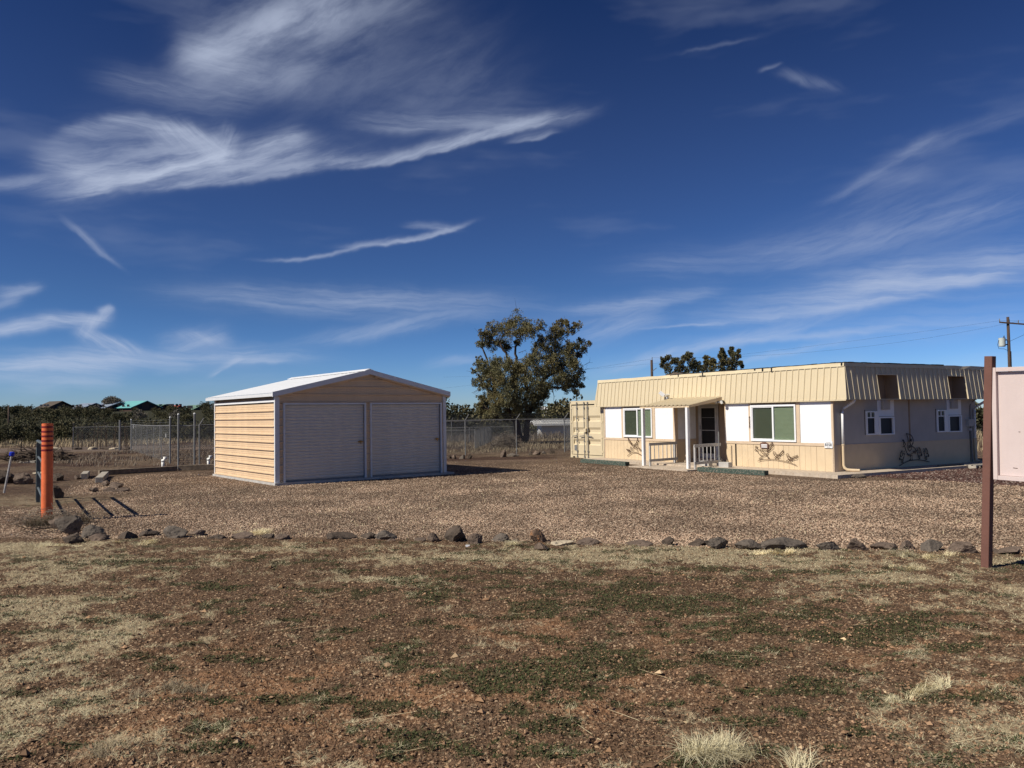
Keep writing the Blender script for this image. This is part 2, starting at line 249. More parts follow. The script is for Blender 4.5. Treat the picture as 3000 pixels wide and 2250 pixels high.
# ------------------------------------------------------------ helpers
class MB:
    def __init__(s): s.v = []; s.f = []; s.mi = []
    def add(s, vs, fs, mi=0):
        o = len(s.v); s.v += [tuple(v) for v in vs]; s.f += [tuple(i+o for i in f) for f in fs]; s.mi += [mi]*len(fs); return s
    def box(s, x0, x1, y0, y1, z0, z1, mi=0):
        return s.add([(x0,y0,z0),(x1,y0,z0),(x1,y1,z0),(x0,y1,z0),(x0,y0,z1),(x1,y0,z1),(x1,y1,z1),(x0,y1,z1)],
                     [(0,3,2,1),(4,5,6,7),(0,1,5,4),(1,2,6,5),(2,3,7,6),(3,0,4,7)], mi)
    def tube(s, pts, r, n=8, mi=0, cap=True, r1=None):
        pts = [Vector(p) for p in pts]; k = len(pts); vs = []; fs = []
        for i, p in enumerate(pts):
            t = (pts[min(i+1,k-1)]-pts[max(i-1,0)]).normalized()
            a = t.cross(Vector((0,0,1)) if abs(t.z) < .93 else Vector((1,0,0))).normalized(); b = t.cross(a)
            rr = (r[i] if isinstance(r, (list,tuple)) else (r if r1 is None else r+(r1-r)*i/(k-1)))
            for j in range(n):
                w = 2*math.pi*(j+.5)/n; vs.append(p+a*math.cos(w)*rr+b*math.sin(w)*rr)
        for i in range(k-1):
            for j in range(n):
                fs.append((i*n+j, i*n+(j+1)%n, (i+1)*n+(j+1)%n, (i+1)*n+j))
        if cap: fs += [tuple(range(n))[::-1], tuple((k-1)*n+j for j in range(n))]
        return s.add(vs, fs, mi)
    def bar(s, a, b, w, h=None, mi=0, upv=(0,0,1)):    # rectangular bar from a to b
        a, b = Vector(a), Vector(b); h = h or w; t = (b-a).normalized(); u = t.cross(Vector(upv))
        if u.length < 1e-4: u = t.cross(Vector((1,0,0)))
        u.normalize(); q = u.cross(t).normalized(); vs = []
        for p in (a, b):
            for i, j in ((-1,-1),(1,-1),(1,1),(-1,1)): vs.append(p+u*i*w/2+q*j*h/2)
        return s.add(vs, [(3,2,1,0),(4,5,6,7),(0,1,5,4),(1,2,6,5),(2,3,7,6),(3,0,4,7)], mi)
    def prism(s, prof, a, b, mi=0, axis='x'):          # closed profile extruded along an axis from a to b
        n = len(prof); vs = []
        for t in (a, b):
            for p, q in prof: vs.append((t,p,q) if axis == 'x' else (p,t,q) if axis == 'y' else (p,q,t))
        fs = [(i, (i+1)%n, n+(i+1)%n, n+i) for i in range(n)] + [tuple(range(n))[::-1], tuple(range(n, 2*n))]
        return s.add(vs, fs, mi)
    def strip(s, prof, a, b, mi=0, axis='x'):          # open profile extruded along an axis
        n = len(prof); vs = []
        for t in (a, b):
            for p, q in prof: vs.append((t,p,q) if axis == 'x' else (p,t,q) if axis == 'y' else (p,q,t))
        return s.add(vs, [(i, i+1, n+i+1, n+i) for i in range(n-1)], mi)
    def mesh(s, name, mats, smooth=False, bevel=0):
        me = bpy.data.meshes.new(name); me.from_pydata(s.v, [], s.f); me.update()
        for mm in (mats if isinstance(mats, (list,tuple)) else [mats]): me.materials.append(M[mm] if isinstance(mm, str) else mm)
        me.polygons.foreach_set('material_index', s.mi)
        bm = bmesh.new(); bm.from_mesh(me); bmesh.ops.recalc_face_normals(bm, faces=bm.faces)
        if bevel: bmesh.ops.bevel(bm, geom=bm.edges[:], offset=bevel, segments=1, affect='EDGES')
        bm.to_mesh(me); bm.free()
        if smooth: me.polygons.foreach_set('use_smooth', [True]*len(me.polygons))
        return me
    def build(s, name, mats, parent=None, loc=(0,0,0), rz=0, smooth=False, bevel=0):
        return link(name, s.mesh(name, mats, smooth, bevel), parent, loc, rz)
def link(name, me, parent=None, loc=(0,0,0), rz=0):
    o = bpy.data.objects.new(name, me); COL.objects.link(o); o.location = loc; o.rotation_euler = (0,0,rz)
    if parent: o.parent = parent
    return o
def tag(o, label, cat, group=None):
    o['label'] = label; o['category'] = cat
    if group: o['group'] = group
    return o
def thing(name, label, cat, loc=(0,0,0), rz=0, group=None):
    o = bpy.data.objects.new(name, None); COL.objects.link(o); o.location = loc; o.rotation_euler = (0,0,rz); o.empty_display_size = .2
    return tag(o, label, cat, group)
def bulk(name, V, F, mats, kind=None, mi=None, parent=None, smooth=False):   # numpy mesh
    me = bpy.data.meshes.new(name); k = F.shape[1]
    me.vertices.add(len(V)); me.vertices.foreach_set('co', np.ascontiguousarray(V, np.float32).ravel())
    me.loops.add(F.size); me.loops.foreach_set('vertex_index', np.ascontiguousarray(F, np.int32).ravel())
    me.polygons.add(len(F)); me.polygons.foreach_set('loop_start', np.arange(0, F.size, k, dtype=np.int32)); me.polygons.foreach_set('loop_total', np.full(len(F), k, np.int32))
    for mm in (mats if isinstance(mats, list) else [mats]): me.materials.append(M[mm] if isinstance(mm, str) else mm)
    if mi is not None: me.polygons.foreach_set('material_index', mi.astype(np.int32))
    me.polygons.foreach_set('use_smooth', np.full(len(F), smooth)); me.update(calc_edges=True)
    o = bpy.data.objects.new(name, me); COL.objects.link(o)
    if kind: o['kind'] = kind
    if parent: o.parent = parent
    return o
def copy_tree(o, parent=None):
    c = o.copy(); COL.objects.link(c)
    if parent: c.parent = parent
    for ch in list(o.children): copy_tree(ch, c)
    return c
# value noise in numpy
_T = rng.random((256, 256))
def vn(x, y):
    xi = np.floor(x).astype(int); yi = np.floor(y).astype(int); fx = x-xi; fy = y-yi
    fx = fx*fx*(3-2*fx); fy = fy*fy*(3-2*fy); a = _T[xi&255, yi&255]; b = _T[(xi+1)&255, yi&255]; c = _T[xi&255, (yi+1)&255]; d = _T[(xi+1)&255, (yi+1)&255]
    return a*(1-fx)*(1-fy)+b*fx*(1-fy)+c*(1-fx)*fy+d*fx*fy
def fbm(x, y, s, o=4, g=.5):
    t = 0; a = 1; w = 0
    for i in range(o): t = t+a*vn(x*s+17.3*i, y*s+9.1*i); w += a; a *= g; s *= 2.03
    return t/w
def sst(x, a, b): t = np.clip((x-a)/(b-a), 0, 1); return t*t*(3-2*t)

# ------------------------------------------------------------ ground
GZ = -0.1
def rowline(x): return 12.95 + np.where(x < -4, -(x+4)*.10, 0) - np.where(x > -3, (x+3)*.222, 0)   # the border of stones
def blobs(x, y, L):
    t = np.zeros_like(x)
    for cx, cy, rx, ry, s in L: t = np.maximum(t, s*np.exp(-((x-cx)/rx)**2-((y-cy)/ry)**2))
    return t
STRAW = [(1.2,11.1,3.2,.75,1),(3.6,10.4,1.6,.7,.85),(-3.4,12.0,3.4,.45,.6),(-5.9,10.2,1.3,.7,.75),(-4.8,8.4,.8,.8,.85),(-3.7,6.9,.62,1.3,.95),(-3.25,5.3,.48,1.0,.75),(-7.6,12.4,2.0,.8,.8),
         (4.4,9.2,1.5,.8,.6),(5.8,8.2,1.8,1.2,.5),(-1.6,9.6,.6,.35,.8),(2.9,4.9,1.0,.5,.5),(6.5,10.2,1.6,.7,.7),(-12,20,3,1.6,.7),(-11.6,25,1.5,1,.7),(-8,11,4,1,.6)]
WEED = [(1.0,8.4,2.4,1.1,.9),(2.7,7.3,1.6,.8,.9),(.4,6.3,1.3,.8,.85),(-.8,8.8,1.1,.6,.7),(1.8,5.7,1.1,.5,.75),(.3,4.9,.8,.35,.4),(3.9,7.0,1.0,.6,.6),(-5,11,1.6,.4,.7),(2.6,9.6,1.5,.5,.7),(3.4,5.2,.9,.5,.6),(-1.4,5.6,.7,.3,.35)]
REDSOIL = [(.6,6.9,2.4,1.3,.9),(-1.5,6.6,2.0,1.6,.75),(-.6,4.7,2.5,.8,.6),(3.2,6.6,1.6,1.2,.8),(-.2,5.6,1.6,.7,.8)]
def zones(x, y):
    n1 = fbm(x, y, .9, 4, .6); n2 = fbm(x+31, y+7, 2.4, 4, .6); n3 = fbm(x+5, y-8, 6.0, 3, .6)
    g = sst(y - rowline(x) + (n2-.5)*.5, -.08, .25) * np.maximum(sst(x, -9.9, -9.2), 1-sst(y+(n2-.5)*1.5, 17.6, 18.8)) * (1-sst(y-(33.9+.09*(x+2)*1.6), 0, 1.2))   # gravel yard
    g = np.maximum(g, sst(y-20.9+(n2-.5)*.6, 0, .8)*sst(x+(y-21)*.42, -11.8, -11.2)*(1-sst(y-(33.9+.14*(x+2)), 0, 1.0))*(x < -9))
    g = g*(1-(sst(y-27.6-(x+14)*.85, 0, .6))*(x < -6))                  # timbers on the left
    n4 = fbm(x-3, y+4, 15, 3, .6)
    s = sst(blobs(x, y, STRAW)*1.35 + (n2-.5)*1.9 + (n3-.5)*1.6 + (n4-.5)*1.3, .44, .86)
    n5 = fbm(x*.8+11, y*1.5+3, 3.4, 3, .55)
    wd = sst(blobs(x, y, WEED)*.85 + (n5-.5)*3.6+(n3-.5)*1.3+(n4-.5)*.5, .56, .74)
    rs = np.clip(blobs(x, y, REDSOIL) + (n1-.5)*1.6, 0, 1)
    # cinder bed along the office's right side
    e = (x-9.396)*.8625+(y-24.046)*.506; s_ = (x-9.396)*-.506+(y-24.046)*.8625
    k = sst(e + (n3-.5)*.4 + (n2-.5)*.5, .28, .48)*sst(-s_+(n3-.5)*.3, .5, .62)*(1-sst(-s_, 6.5, 7.5))*(1-sst(e, 9, 10))
    g = g*(1-k)
    return g, s, wd, rs, k
def hill(x, y):
    r = np.hypot(x, y); az = np.degrees(np.arctan2(x, y))
    h = 4.6*sst(r, 84, 290)*(1-sst(az, -17, -6)) + .8*sst(r, 120, 300)*sst(az, -17, -6)
    h = h - 1.1*sst(r, 58, 95)*sst(az, -16, -5)*(1-sst(r, 150, 300)*.4)
    h = h + sst(r, 70, 140)*(fbm(x, y, .02, 3)-.5)*1.2*(1-sst(r, 900, 2000))
    return h
def height(x, y, fine=True):
    z = GZ + hill(x, y) + (fbm(x, y, .35, 3)-.5)*.05*np.exp(-np.hypot(x, y-8)/14)
    g = sst(y-rowline(x), -.3, .3)
    z = z + (1-g)*(fbm(x, y, 1.3, 3)-.5)*.07*(1-sst(y, 14, 20))
    if fine:
        z = z + (1-g)*((fbm(x, y, 7, 3, .55)-.5)*.055 + (np.abs(fbm(x+3, y, 24, 2)-.5))*.045)*(1-sst(np.hypot(x, y), 13, 22))
    return z
def terrain():
    rr = [0.6, 1.2, 1.9, 2.6, 3.2]; r = 3.5
    while r < 3200:
        rr.append(r); r += min(max(r*r/1700*.80, .014), r*.05) if r < 60 else r*.055
    rr = np.array(rr)
    az = np.concatenate([np.linspace(-180, -44, 30)[:-1], np.linspace(-44, 44, 900), np.linspace(44, 180, 30)[1:-1]])
    A, RR = np.meshgrid(np.radians(az), rr); x = RR*np.sin(A); y = RR*np.cos(A); z = height(x, y)
    nr, na = x.shape; V = np.stack([x, y, z], -1).reshape(-1, 3)
    i = np.arange(nr-1)[:, None]; j = np.arange(na)[None, :]; jn = (j+1) % na
    F = np.stack([(i*na+j), (i*na+jn), ((i+1)*na+jn), ((i+1)*na+j)], -1).reshape(-1, 4)[:, ::-1]
    c0 = len(V); V = np.vstack([V, [[0, 0, GZ]]])
    o = bulk('ground', V, F, [ground_mat()], 'structure', smooth=True)
    me = o.data
    gg = zones(V[:, 0], V[:, 1])
    for nm, arr in zip(('gravel', 'straw', 'weed', 'redsoil', 'cinder'), gg):
        at = me.attributes.new(nm, 'FLOAT', 'POINT'); at.data.foreach_set('value', arr.astype(np.float32))
    return o
def ground_mat():
    m = bpy.data.materials.new('ground_soil'); m.use_nodes = True; t = m.node_tree; b = t.nodes['Principled BSDF']; N = NB(t)
    co = nd(t, 'ShaderNodeTexCoord').outputs['Object']
    def at(n): return nd(t, 'ShaderNodeAttribute', attribute_name=n).outputs['Fac']
    G_, S_, Wd, Rs, K = at('gravel'), at('straw'), at('weed'), at('redsoil'), at('cinder')
    n1 = N.noise(co, 2.2, 6, .65); n2 = N.noise(co, 14, 5, .65); n3 = N.noise(co, 45, 4, .6)
    dark = N.mix(n2, (.080, .052, .034), (.26, .168, .108)); red = N.mix(n2, (.225, .122, .066), (.47, .275, .158))
    soil = N.mix(N.mr(N.m('ADD', N.m('MULTIPLY', Rs, .8), N.m('MULTIPLY', N.m('SUBTRACT', n1, .5), 2.2)), .30, .95), dark, red)
    soil = N.mix(N.mr(n3, .42, .60), N.mix(1.0, soil, (.50, .47, .45), 'MULTIPLY'), soil)
    pb = N.vor(co, 38, 'F1', 'Color'); pd = N.vor(co, 38, 'F1', 'Distance'); psep = N.sep(pb)[0]
    soil = N.mix(N.m('MULTIPLY', N.mr(psep, .72, .80), N.mr(pd, .55, .35)), soil, N.mix(psep, (.25, .15, .09), (.5, .36, .23)))
    strawc = N.mix(N.noise(N.v('MULTIPLY', co, (40, 14, 20)), 1.0, 5, .75), (.17, .13, .078), (.74, .63, .41))
    c = N.mix(N.m('MULTIPLY', S_, .58), soil, strawc)
    c = N.mix(N.m('MULTIPLY', Wd, .72), c, N.mix(n3, (.022, .023, .012), (.072, .072, .036)))
    # far: gray-brown dirt and dry grass
    X, Y, Z = N.sep(co)
    far = N.mix(N.mr(N.noise(co, .16, 5, .6), .40, .60), (.105, .068, .050), (.215, .165, .115))
    far = N.mix(N.mr(N.noise(N.v('MULTIPLY', co, (.5, 2.0, 1)), 1.1, 6, .75), .35, .7), N.mix(1.0, far, (.62, .60, .6), 'MULTIPLY'), far)
    far = N.mix(N.mr(N.noise(N.v('MULTIPLY', co, (1.6, 1.0, 1)), 6.0, 6, .8), .40, .62), N.mix(1.0, far, (.55, .52, .5), 'MULTIPLY'), N.mix(1.0, far, (1.35, 1.3, 1.25), 'MULTIPLY'))
    road = N.m('MULTIPLY', N.mr(N.m('ABSOLUTE', N.m('SUBTRACT', N.m('ADD', Y, N.m('MULTIPLY', X, -.10)), 59.0)), 5.2, 4.2), N.mr(X, -14, -20))
    far = N.mix(road, far, (.165, .125, .10))
    gold = N.m('MULTIPLY', N.m('MULTIPLY', N.mr(Y, 63, 68), N.mr(Y, 76, 72)), N.mr(X, -38, -44)); far = N.mix(gold, far, (.36, .30, .20))
    far = N.mix(N.mr(N.v('LENGTH', co, out=1), 74, 90), far, N.mix(n1, (.022, .024, .013), (.055, .052, .030)))
    c = N.mix(N.mr(Y, 14.5, 24.5), c, far)
    # gravel
    gs = N.v('MULTIPLY', co, (1, .62, 1)); gc = N.sep(N.vor(gs, 42, 'F1', 'Color')); gdist = N.vor(gs, 42, 'F1', 'Distance')
    r = nd(t, 'ShaderNodeValToRGB'); e = r.color_ramp.elements
    for i, (p, cc) in enumerate([(0, (.20, .135, .098)), (.3, (.34, .236, .166)), (.62, (.42, .305, .218)), (.85, (.50, .38, .275)), (1, (.60, .475, .35))]):
        if i > 1: e.new(p)
        e[i].position = p; e[i].color = (*cc, 1)
    for el, (p, cc) in zip(e, [(0, (.20, .135, .098)), (.3, (.34, .236, .166)), (.62, (.42, .305, .218)), (.85, (.50, .38, .275)), (1, (.60, .475, .35))]): el.position = p; el.color = (*cc, 1)
    t.links.new(gc[0], r.inputs[0])
    grv = N.mix(N.mr(gdist, .38, .66), r.outputs[0], (.17, .115, .082))
    big = N.mr(N.noise(co, .45, 4, .6), .38, .66); grv = N.mix(1.0, grv, N.mix(big, (.76, .74, .72), (1.18, 1.16, 1.12)), 'MULTIPLY')
    ps = N.mr(N.noise(N.v('MULTIPLY', co, (1, .6, 1)), 1.3, 5, .7), .56, .72); grv = N.mix(N.m('MULTIPLY', ps, .35), grv, (.44, .36, .23))
    c = N.mix(G_, c, grv)
    c = N.mix(K, c, N.mix(gc[1], (.045, .024, .020), (.13, .072, .055)))
    t.links.new(c, b.inputs['Base Color']); b.inputs['Roughness'].default_value = .95; b.inputs['Specular IOR Level'].default_value = .1
    hgt = N.m('ADD', N.m('MULTIPLY', n3, .5), N.m('MULTIPLY', n2, .8))
    hgt = N.m('ADD', N.m('MULTIPLY', hgt, N.m('SUBTRACT', 1.0, G_)), N.m('MULTIPLY', G_, N.m('MULTIPLY', N.m('SUBTRACT', 1.0, gdist), 2.2)))
    bn = nd(t, 'ShaderNodeBump', inp={0: 1.0, 1: .055}); t.links.new(hgt, bn.inputs['Height']); t.links.new(bn.outputs[0], b.inputs['Normal'])
    return m
terrain()

def stones(name, x, y, size, mt, flat=.6, sink=.3, label=None):
    n = len(x)
    base = np.array([[1,0,0],[-1,0,0],[0,1,0],[0,-1,0],[0,0,1],[0,0,-1],[.62,.62,.35],[-.62,-.62,.35]])
    oct_ = np.array([[0,2,4],[2,1,4],[1,3,4],[3,0,4],[2,0,5],[1,2,5],[3,1,5],[0,3,5]])
    B = base[:6]; V = B[None]*rng.uniform(.65, 1.25, (n, 6, 1)); V = V+rng.normal(0, .14, (n, 6, 3))
    V[..., 2] *= flat; a = rng.uniform(0, 6.28, n); tl = rng.normal(0, .35, n)
    X = V[..., 0]*np.cos(a)[:, None]-V[..., 1]*np.sin(a)[:, None]; Y = V[..., 0]*np.sin(a)[:, None]+V[..., 1]*np.cos(a)[:, None]; Z = V[..., 2]+X*tl[:, None]*.5
    V = np.stack([X, Y, Z], -1)*size[:, None, None]
    V[..., 0] += x[:, None]; V[..., 1] += y[:, None]; V[..., 2] += (height(x, y)+size*flat*(1-2*sink))[:, None]
    F = (oct_[None]+6*np.arange(n)[:, None, None]).reshape(-1, 3)
    return bulk(name, V.reshape(-1, 3), F, mt, 'stuff')
def sector(n, r0, r1, a0=-36, a1=36, p=1.0):       # points with density falling with distance
    r = r0*(r1/r0)**rng.random(n) if p == 1 else np.sqrt(rng.uniform(r0*r0, r1*r1, n)); a = np.radians(rng.uniform(a0, a1, n))
    return r*np.sin(a), r*np.cos(a)
# gravel stones of the yard
x, y = sector(300000, 9.5, 34, -38, 38); g = zones(x, y)[0]; k = rng.random(len(x)) < g*(1-sst(y, 22, 34)); k &= ~((x > 9)&(y > 27))
k &= ~((((x+6.74)*.794+(y-23.33)*.607) > 0)&(((x+6.74)*-.607+(y-23.33)*.794) > 0)&(((x+6.74)*.794+(y-23.33)*.607) < 6.1))
k &= ~((((x-9.396)*.8625+(y-24.046)*.506) > -1.9)&(y > 22))
x, y = x[k][:135000], y[k][:135000]; tag(stones('gravel', x, y, rng.uniform(.007, .0155, len(x))*(1+np.hypot(x, y)/45), 'gravel_stones'), 'pinkish tan crushed gravel covering the yard in front of the buildings', 'gravel')
# soil: pebbles and clods
x, y = sector(60000, 3.6, 13.5, -38, 38); g = zones(x, y); k = (rng.random(len(x)) > g[0])&(rng.random(len(x)) > g[1]*.7)
x, y = x[k], y[k]; sz = rng.lognormal(-5.7, .55, len(x)); sz[:60] = .03; sz = np.clip(sz, .002, .026); sz[:60] = rng.uniform(.022, .042, 60); tag(stones('pebbles', x, y, sz, 'soil_pebbles', .65, .25), 'small tan and brown pebbles scattered over the bare soil', 'pebbles')
x, y = sector(95000, 3.6, 13.0, -38, 38); g = zones(x, y); k = (rng.random(len(x)) > g[0])&(rng.random(len(x)) > g[3]*.4)
x, y = x[k], y[k]; tag(stones('soil_clods', x, y, np.clip(rng.lognormal(-4.95, .4, len(x)), .003, .022), 'clods', .7, .35), 'dark brown crumbs of soil lying over the foreground', 'soil crumbs')
e = rng.uniform(-.1, 8, 16000); q = rng.uniform(.5, 8, 16000); x = 9.396+.8625*e+.506*q; y = 24.046+.506*e-.8625*q; k = zones(x, y)[4] > rng.random(16000)
tag(stones('cinder_gravel', x[k], y[k], rng.uniform(.015, .04, k.sum()), 'cinders'), 'dark red cinder gravel bed beside the shaded office wall', 'cinder gravel')

def blades(name, x, y, h, w, lean, mt, zf=None, curl=.5, up=1.0, parent=None, kind='stuff', base=None, ang=None):
    n = len(x); a = rng.uniform(0, 2*math.pi, n) if ang is None else ang; ln = lean*rng.uniform(.3, 1.2, n)
    dxv = np.cos(a); dyv = np.sin(a); px = -dyv; py = dxv
    z0 = (height(x, y) if base is None else base) - .004
    def P(t, s):
        off = h*ln*t**(1+curl); zz = h*t*up*(1-.35*ln*t)
        return np.stack([x+dxv*off+px*w*s, y+dyv*off+py*w*s, z0+np.maximum(zz, .002)], -1)
    V = np.stack([P(0, -.5), P(0, .5), P(.55, -.38), P(.55, .38), P(1.0, 0)], 1).reshape(-1, 3)
    o = 5*np.arange(n)[:, None]
    F = np.concatenate([o+np.array([[0, 1, 3]]), o+np.array([[0, 3, 2]]), o+np.array([[2, 3, 4]])], 0)
    return bulk(name, V, F, mt, kind, parent=parent)
# dry grass
x, y = sector(420000, 3.7, 15, -38, 38); g = zones(x, y); k = rng.random(len(x)) < (g[1]*(1-g[0]*.9)); x, y = x[k][:130000], y[k][:130000]
n = len(x); r = np.hypot(x, y); tag(blades('dry_grass', x, y, rng.uniform(.012, .060, n), .0009+r*.00021, 2.1, 'straw', up=.75), 'short bleached dry grass growing in patches by the stone border', 'dry grass')
x, y = sector(40000, 3.7, 15, -38, 38); g = zones(x, y)
k = rng.random(len(x)) < .28*(1-g[0]); x, y = x[k], y[k]; n = len(x); r = np.hypot(x, y)
tag(blades('grass_litter', x, y, rng.uniform(.02, .08, n), .0015+r*.00026, 2.6, 'straw_dull', up=.3), 'broken dry stalks lying flat across the bare soil', 'plant litter')
x, y = sector(14000, 10.5, 27, -38, 38); g = zones(x, y); nz = fbm(x, y, .8, 4); k = (rng.random(len(x)) < g[0]*sst(nz, .5, .68)); k &= (x < 4)|(y < 20); k &= ~((((x-9.396)*.8625+(y-24.046)*.506) > -1.9)&(y > 22)); x, y = x[k], y[k]; n = len(x); r = np.hypot(x, y)
k2 = ~((((x+6.74)*.794+(y-23.33)*.607) > -.1)&(((x+6.74)*-.607+(y-23.33)*.794) > -.1)&(((x+6.74)*.794+(y-23.33)*.607) < 6.2)); x, y, r = x[k2], y[k2], r[k2]; n = len(x)
tag(blades('gravel_grass', x, y, rng.uniform(.03, .07, n), .002+r*.0003, 1.2, 'straw'), 'thin dry grass coming up through the gravel', 'dry grass')
# green ground cover
x, y = sector(360000, 3.7, 13, -38, 38); g = zones(x, y); k = rng.random(len(x)) < g[2]*.9*(1-g[0]); x, y = x[k][:95000], y[k][:95000]; n = len(x); r = np.hypot(x, y)
tag(blades('green_weeds', x, y, rng.uniform(.010, .034, n), .004+r*.0006, 1.5, 'weed', curl=.2), 'low dark green weeds creeping in patches over the reddish soil', 'weeds')
# a few long straws
x, y = sector(70, 4.2, 10, -32, 34); n = len(x)
tag(blades('fallen_stalks', x, y, rng.uniform(.12, .38, n), .004*np.ones(n), 3.4, 'straw', up=.07), 'long pale stalks lying scattered on the soil', 'dry stalks')

# separate tussocks
def tussock(label, cx, cy, w, d, n, h, mt='straw', name='grass_tussock', lean=1.0, wd=.006):
    n = int(n*2.5); wd *= .55; lean *= 1.55; h *= .95; w *= .85
    nb = 7; bi = rng.integers(0, nb, n); bx_ = rng.normal(0, w, nb); by_ = rng.normal(0, d, nb); ba = rng.uniform(0, 6.28, nb); bh = rng.uniform(.5, 1.1, nb)
    x = cx+bx_[bi]+rng.normal(0, w*.30, n); y = cy+by_[bi]+rng.normal(0, d*.35, n); h = h*bh[bi]
    o = blades(name, x-cx, y-cy, rng.uniform(.35, 1, n)*h, wd*np.ones(n), lean, mt, base=height(x, y)-height(np.array([cx]), np.array([cy]))[0], kind=None, ang=ba[bi]+rng.normal(0, .75, n))
    o.location = (cx, cy, float(height(np.array([cx]), np.array([cy]))[0])); return tag(o, label, 'grass tussock')
tussock('large straw coloured grass tussock nearest the camera, at the bottom edge of the photo', 1.26, 4.55, .14, .06, 420, .20, lean=1.1)
tussock('bleached grass tussock right of the green weed patches in the foreground', 2.72, 5.55, .10, .05, 240, .15)
tussock('smaller bleached tuft just left of its larger bleached neighbour in the right foreground', 2.48, 5.42, .06, .04, 120, .10)
tussock('pale grass tuft standing against the stones left of the brown sign post', 5.1, 10.75, .10, .05, 200, .22)
tussock('round pale grass tuft in front of the stones near the sign post', 4.75, 9.9, .10, .05, 200, .14)
tussock('sparse grey twiggy tuft in the dark soil of the left foreground', -2.35, 5.85,   .12, .06, 150, .13, 'straw_dull', lean=1.3)
tussock('yellow grass tuft in the gravel behind the left part of the stone border', -4.2, 13.6, .28, .12, 420, .13)
tussock('twiggy grey tuft at the lower left edge of the photo', -2.35, 4.75, .10, .06, 120, .12, 'straw_dull', lean=1.4)
tussock('tall tangle of straw around the foot of the orange bollard', -8.75, 15.2, .30, .22, 420, .38, 'straw_dull', lean=.9, wd=.008)
for i, (tx, ty) in enumerate([(-6.9, 12.45), (-5.7, 12.7), (-.1, 11.95), (3.4, 11.0), (5.45, 10.6)]):
    lb = ['straw tuft in front of the stacked boulders by the bollard', 'golden tuft between the fifth and sixth boulders of the border', 'straw tuft at the foot of the flat grey stone mid border', 'straw tuft before the longest grey stone of the border', 'straw tuft against the brown rock nearest the sign post'][i]
    tussock(lb, tx, ty, .16, .07, 230, .13)

# ------------------------------------------------------------ rocks
def rockmesh(seed, w, h, mt, d=None, rough=.22):
    bm = bmesh.new(); bmesh.ops.create_icosphere(bm, subdivisions=4, radius=1)
    rs = random.Random(seed); off = Vector((rs.uniform(0, 90), rs.uniform(0, 90), rs.uniform(0, 90)))
    planes = [(Vector((rs.uniform(-1, 1), rs.uniform(-1, 1), rs.uniform(-.5, 1))).normalized(), rs.uniform(.42, .80)) for _ in range(11)]
    for v in bm.verts:
        p = v.co.normalized()
        for nn, dd in planes:
            q = p.dot(nn)
            if q > dd: p = p-nn*(q-dd)*.92
        p = p*(1+rough*.62*(mnoise.fractal(p*1.7+off, 1.0, 2.1, 4))) + Vector((0,0,0))
        p = p*(1+.05*mnoise.fractal(p*6+off, .9, 2.2, 3)-.10*max(0, mnoise.noise(p*7-off)-.15))
        v.co = Vector((p.x*w*.56, p.y*(d or w)*.5, p.z*h*.62+h*.38))
    me = bpy.data.meshes.new('rock'); bm.to_mesh(me); bm.free(); me.materials.append(M[mt]); return me
ROW = [(-7.4, 13.62, 0.44, 0.24), (-6.93, 12.79, 0.39, 0.18), (-6.86, 13.38, 0.35, 0.22), (-6.58, 12.93, 0.39, 0.12), (-6.16, 12.99, 0.29, 0.17), (-6.02, 13.45, 0.34, 0.13), (-5.51, 13.21, 0.42, 0.21), (-8.1, 14.58, 0.47, 0.21), (-5.19, 13.37, 0.3, 0.12), (-4.7, 12.99, 0.35, 0.09), (-4.35, 12.99, 0.42, 0.11), (-3.92, 12.99, 0.27, 0.1), (-3.63, 12.86, 0.28, 0.1), (-2.71, 12.77, 0.56, 0.12), (-2.28, 12.83, 0.29, 0.12), (-1.98, 12.77, 0.32, 0.13), (-1.87, 12.45, 0.21, 0.06), (-1.43, 12.41, 0.22, 0.1), (-1.22, 12.49, 0.2, 0.14), (-0.9, 12.46, 0.35, 0.21), (-0.56, 12.17, 0.23, 0.2), (-0.23, 12.33, 0.31, 0.12), (0.02, 12.28, 0.14, 0.07), (0.36, 12.24, 0.23, 0.2), (0.38, 11.57, 0.23, 0.11), (0.69, 11.93, 0.31, 0.08), (1.1, 11.99, 0.47, 0.11), (1.75, 11.77, 0.43, 0.1), (2.22, 11.79, 0.21, 0.12), (2.61, 11.72, 0.25, 0.1), (2.87, 11.52, 0.34, 0.16), (3.28, 11.43, 0.37, 0.14), (3.78, 11.3, 0.6, 0.15), (4.28, 11.14, 0.32, 0.13), (4.67, 11.16, 0.33, 0.17), (5.1, 11.18, 0.34, 0.11), (5.38, 11.24, 0.21, 0.14), (5.62, 11.02, 0.3, 0.14), (5.94, 10.91, 0.43, 0.15), (6.52, 10.76, 0.33, 0.1), (6.33, 10.83, 0.1, 0.09)]
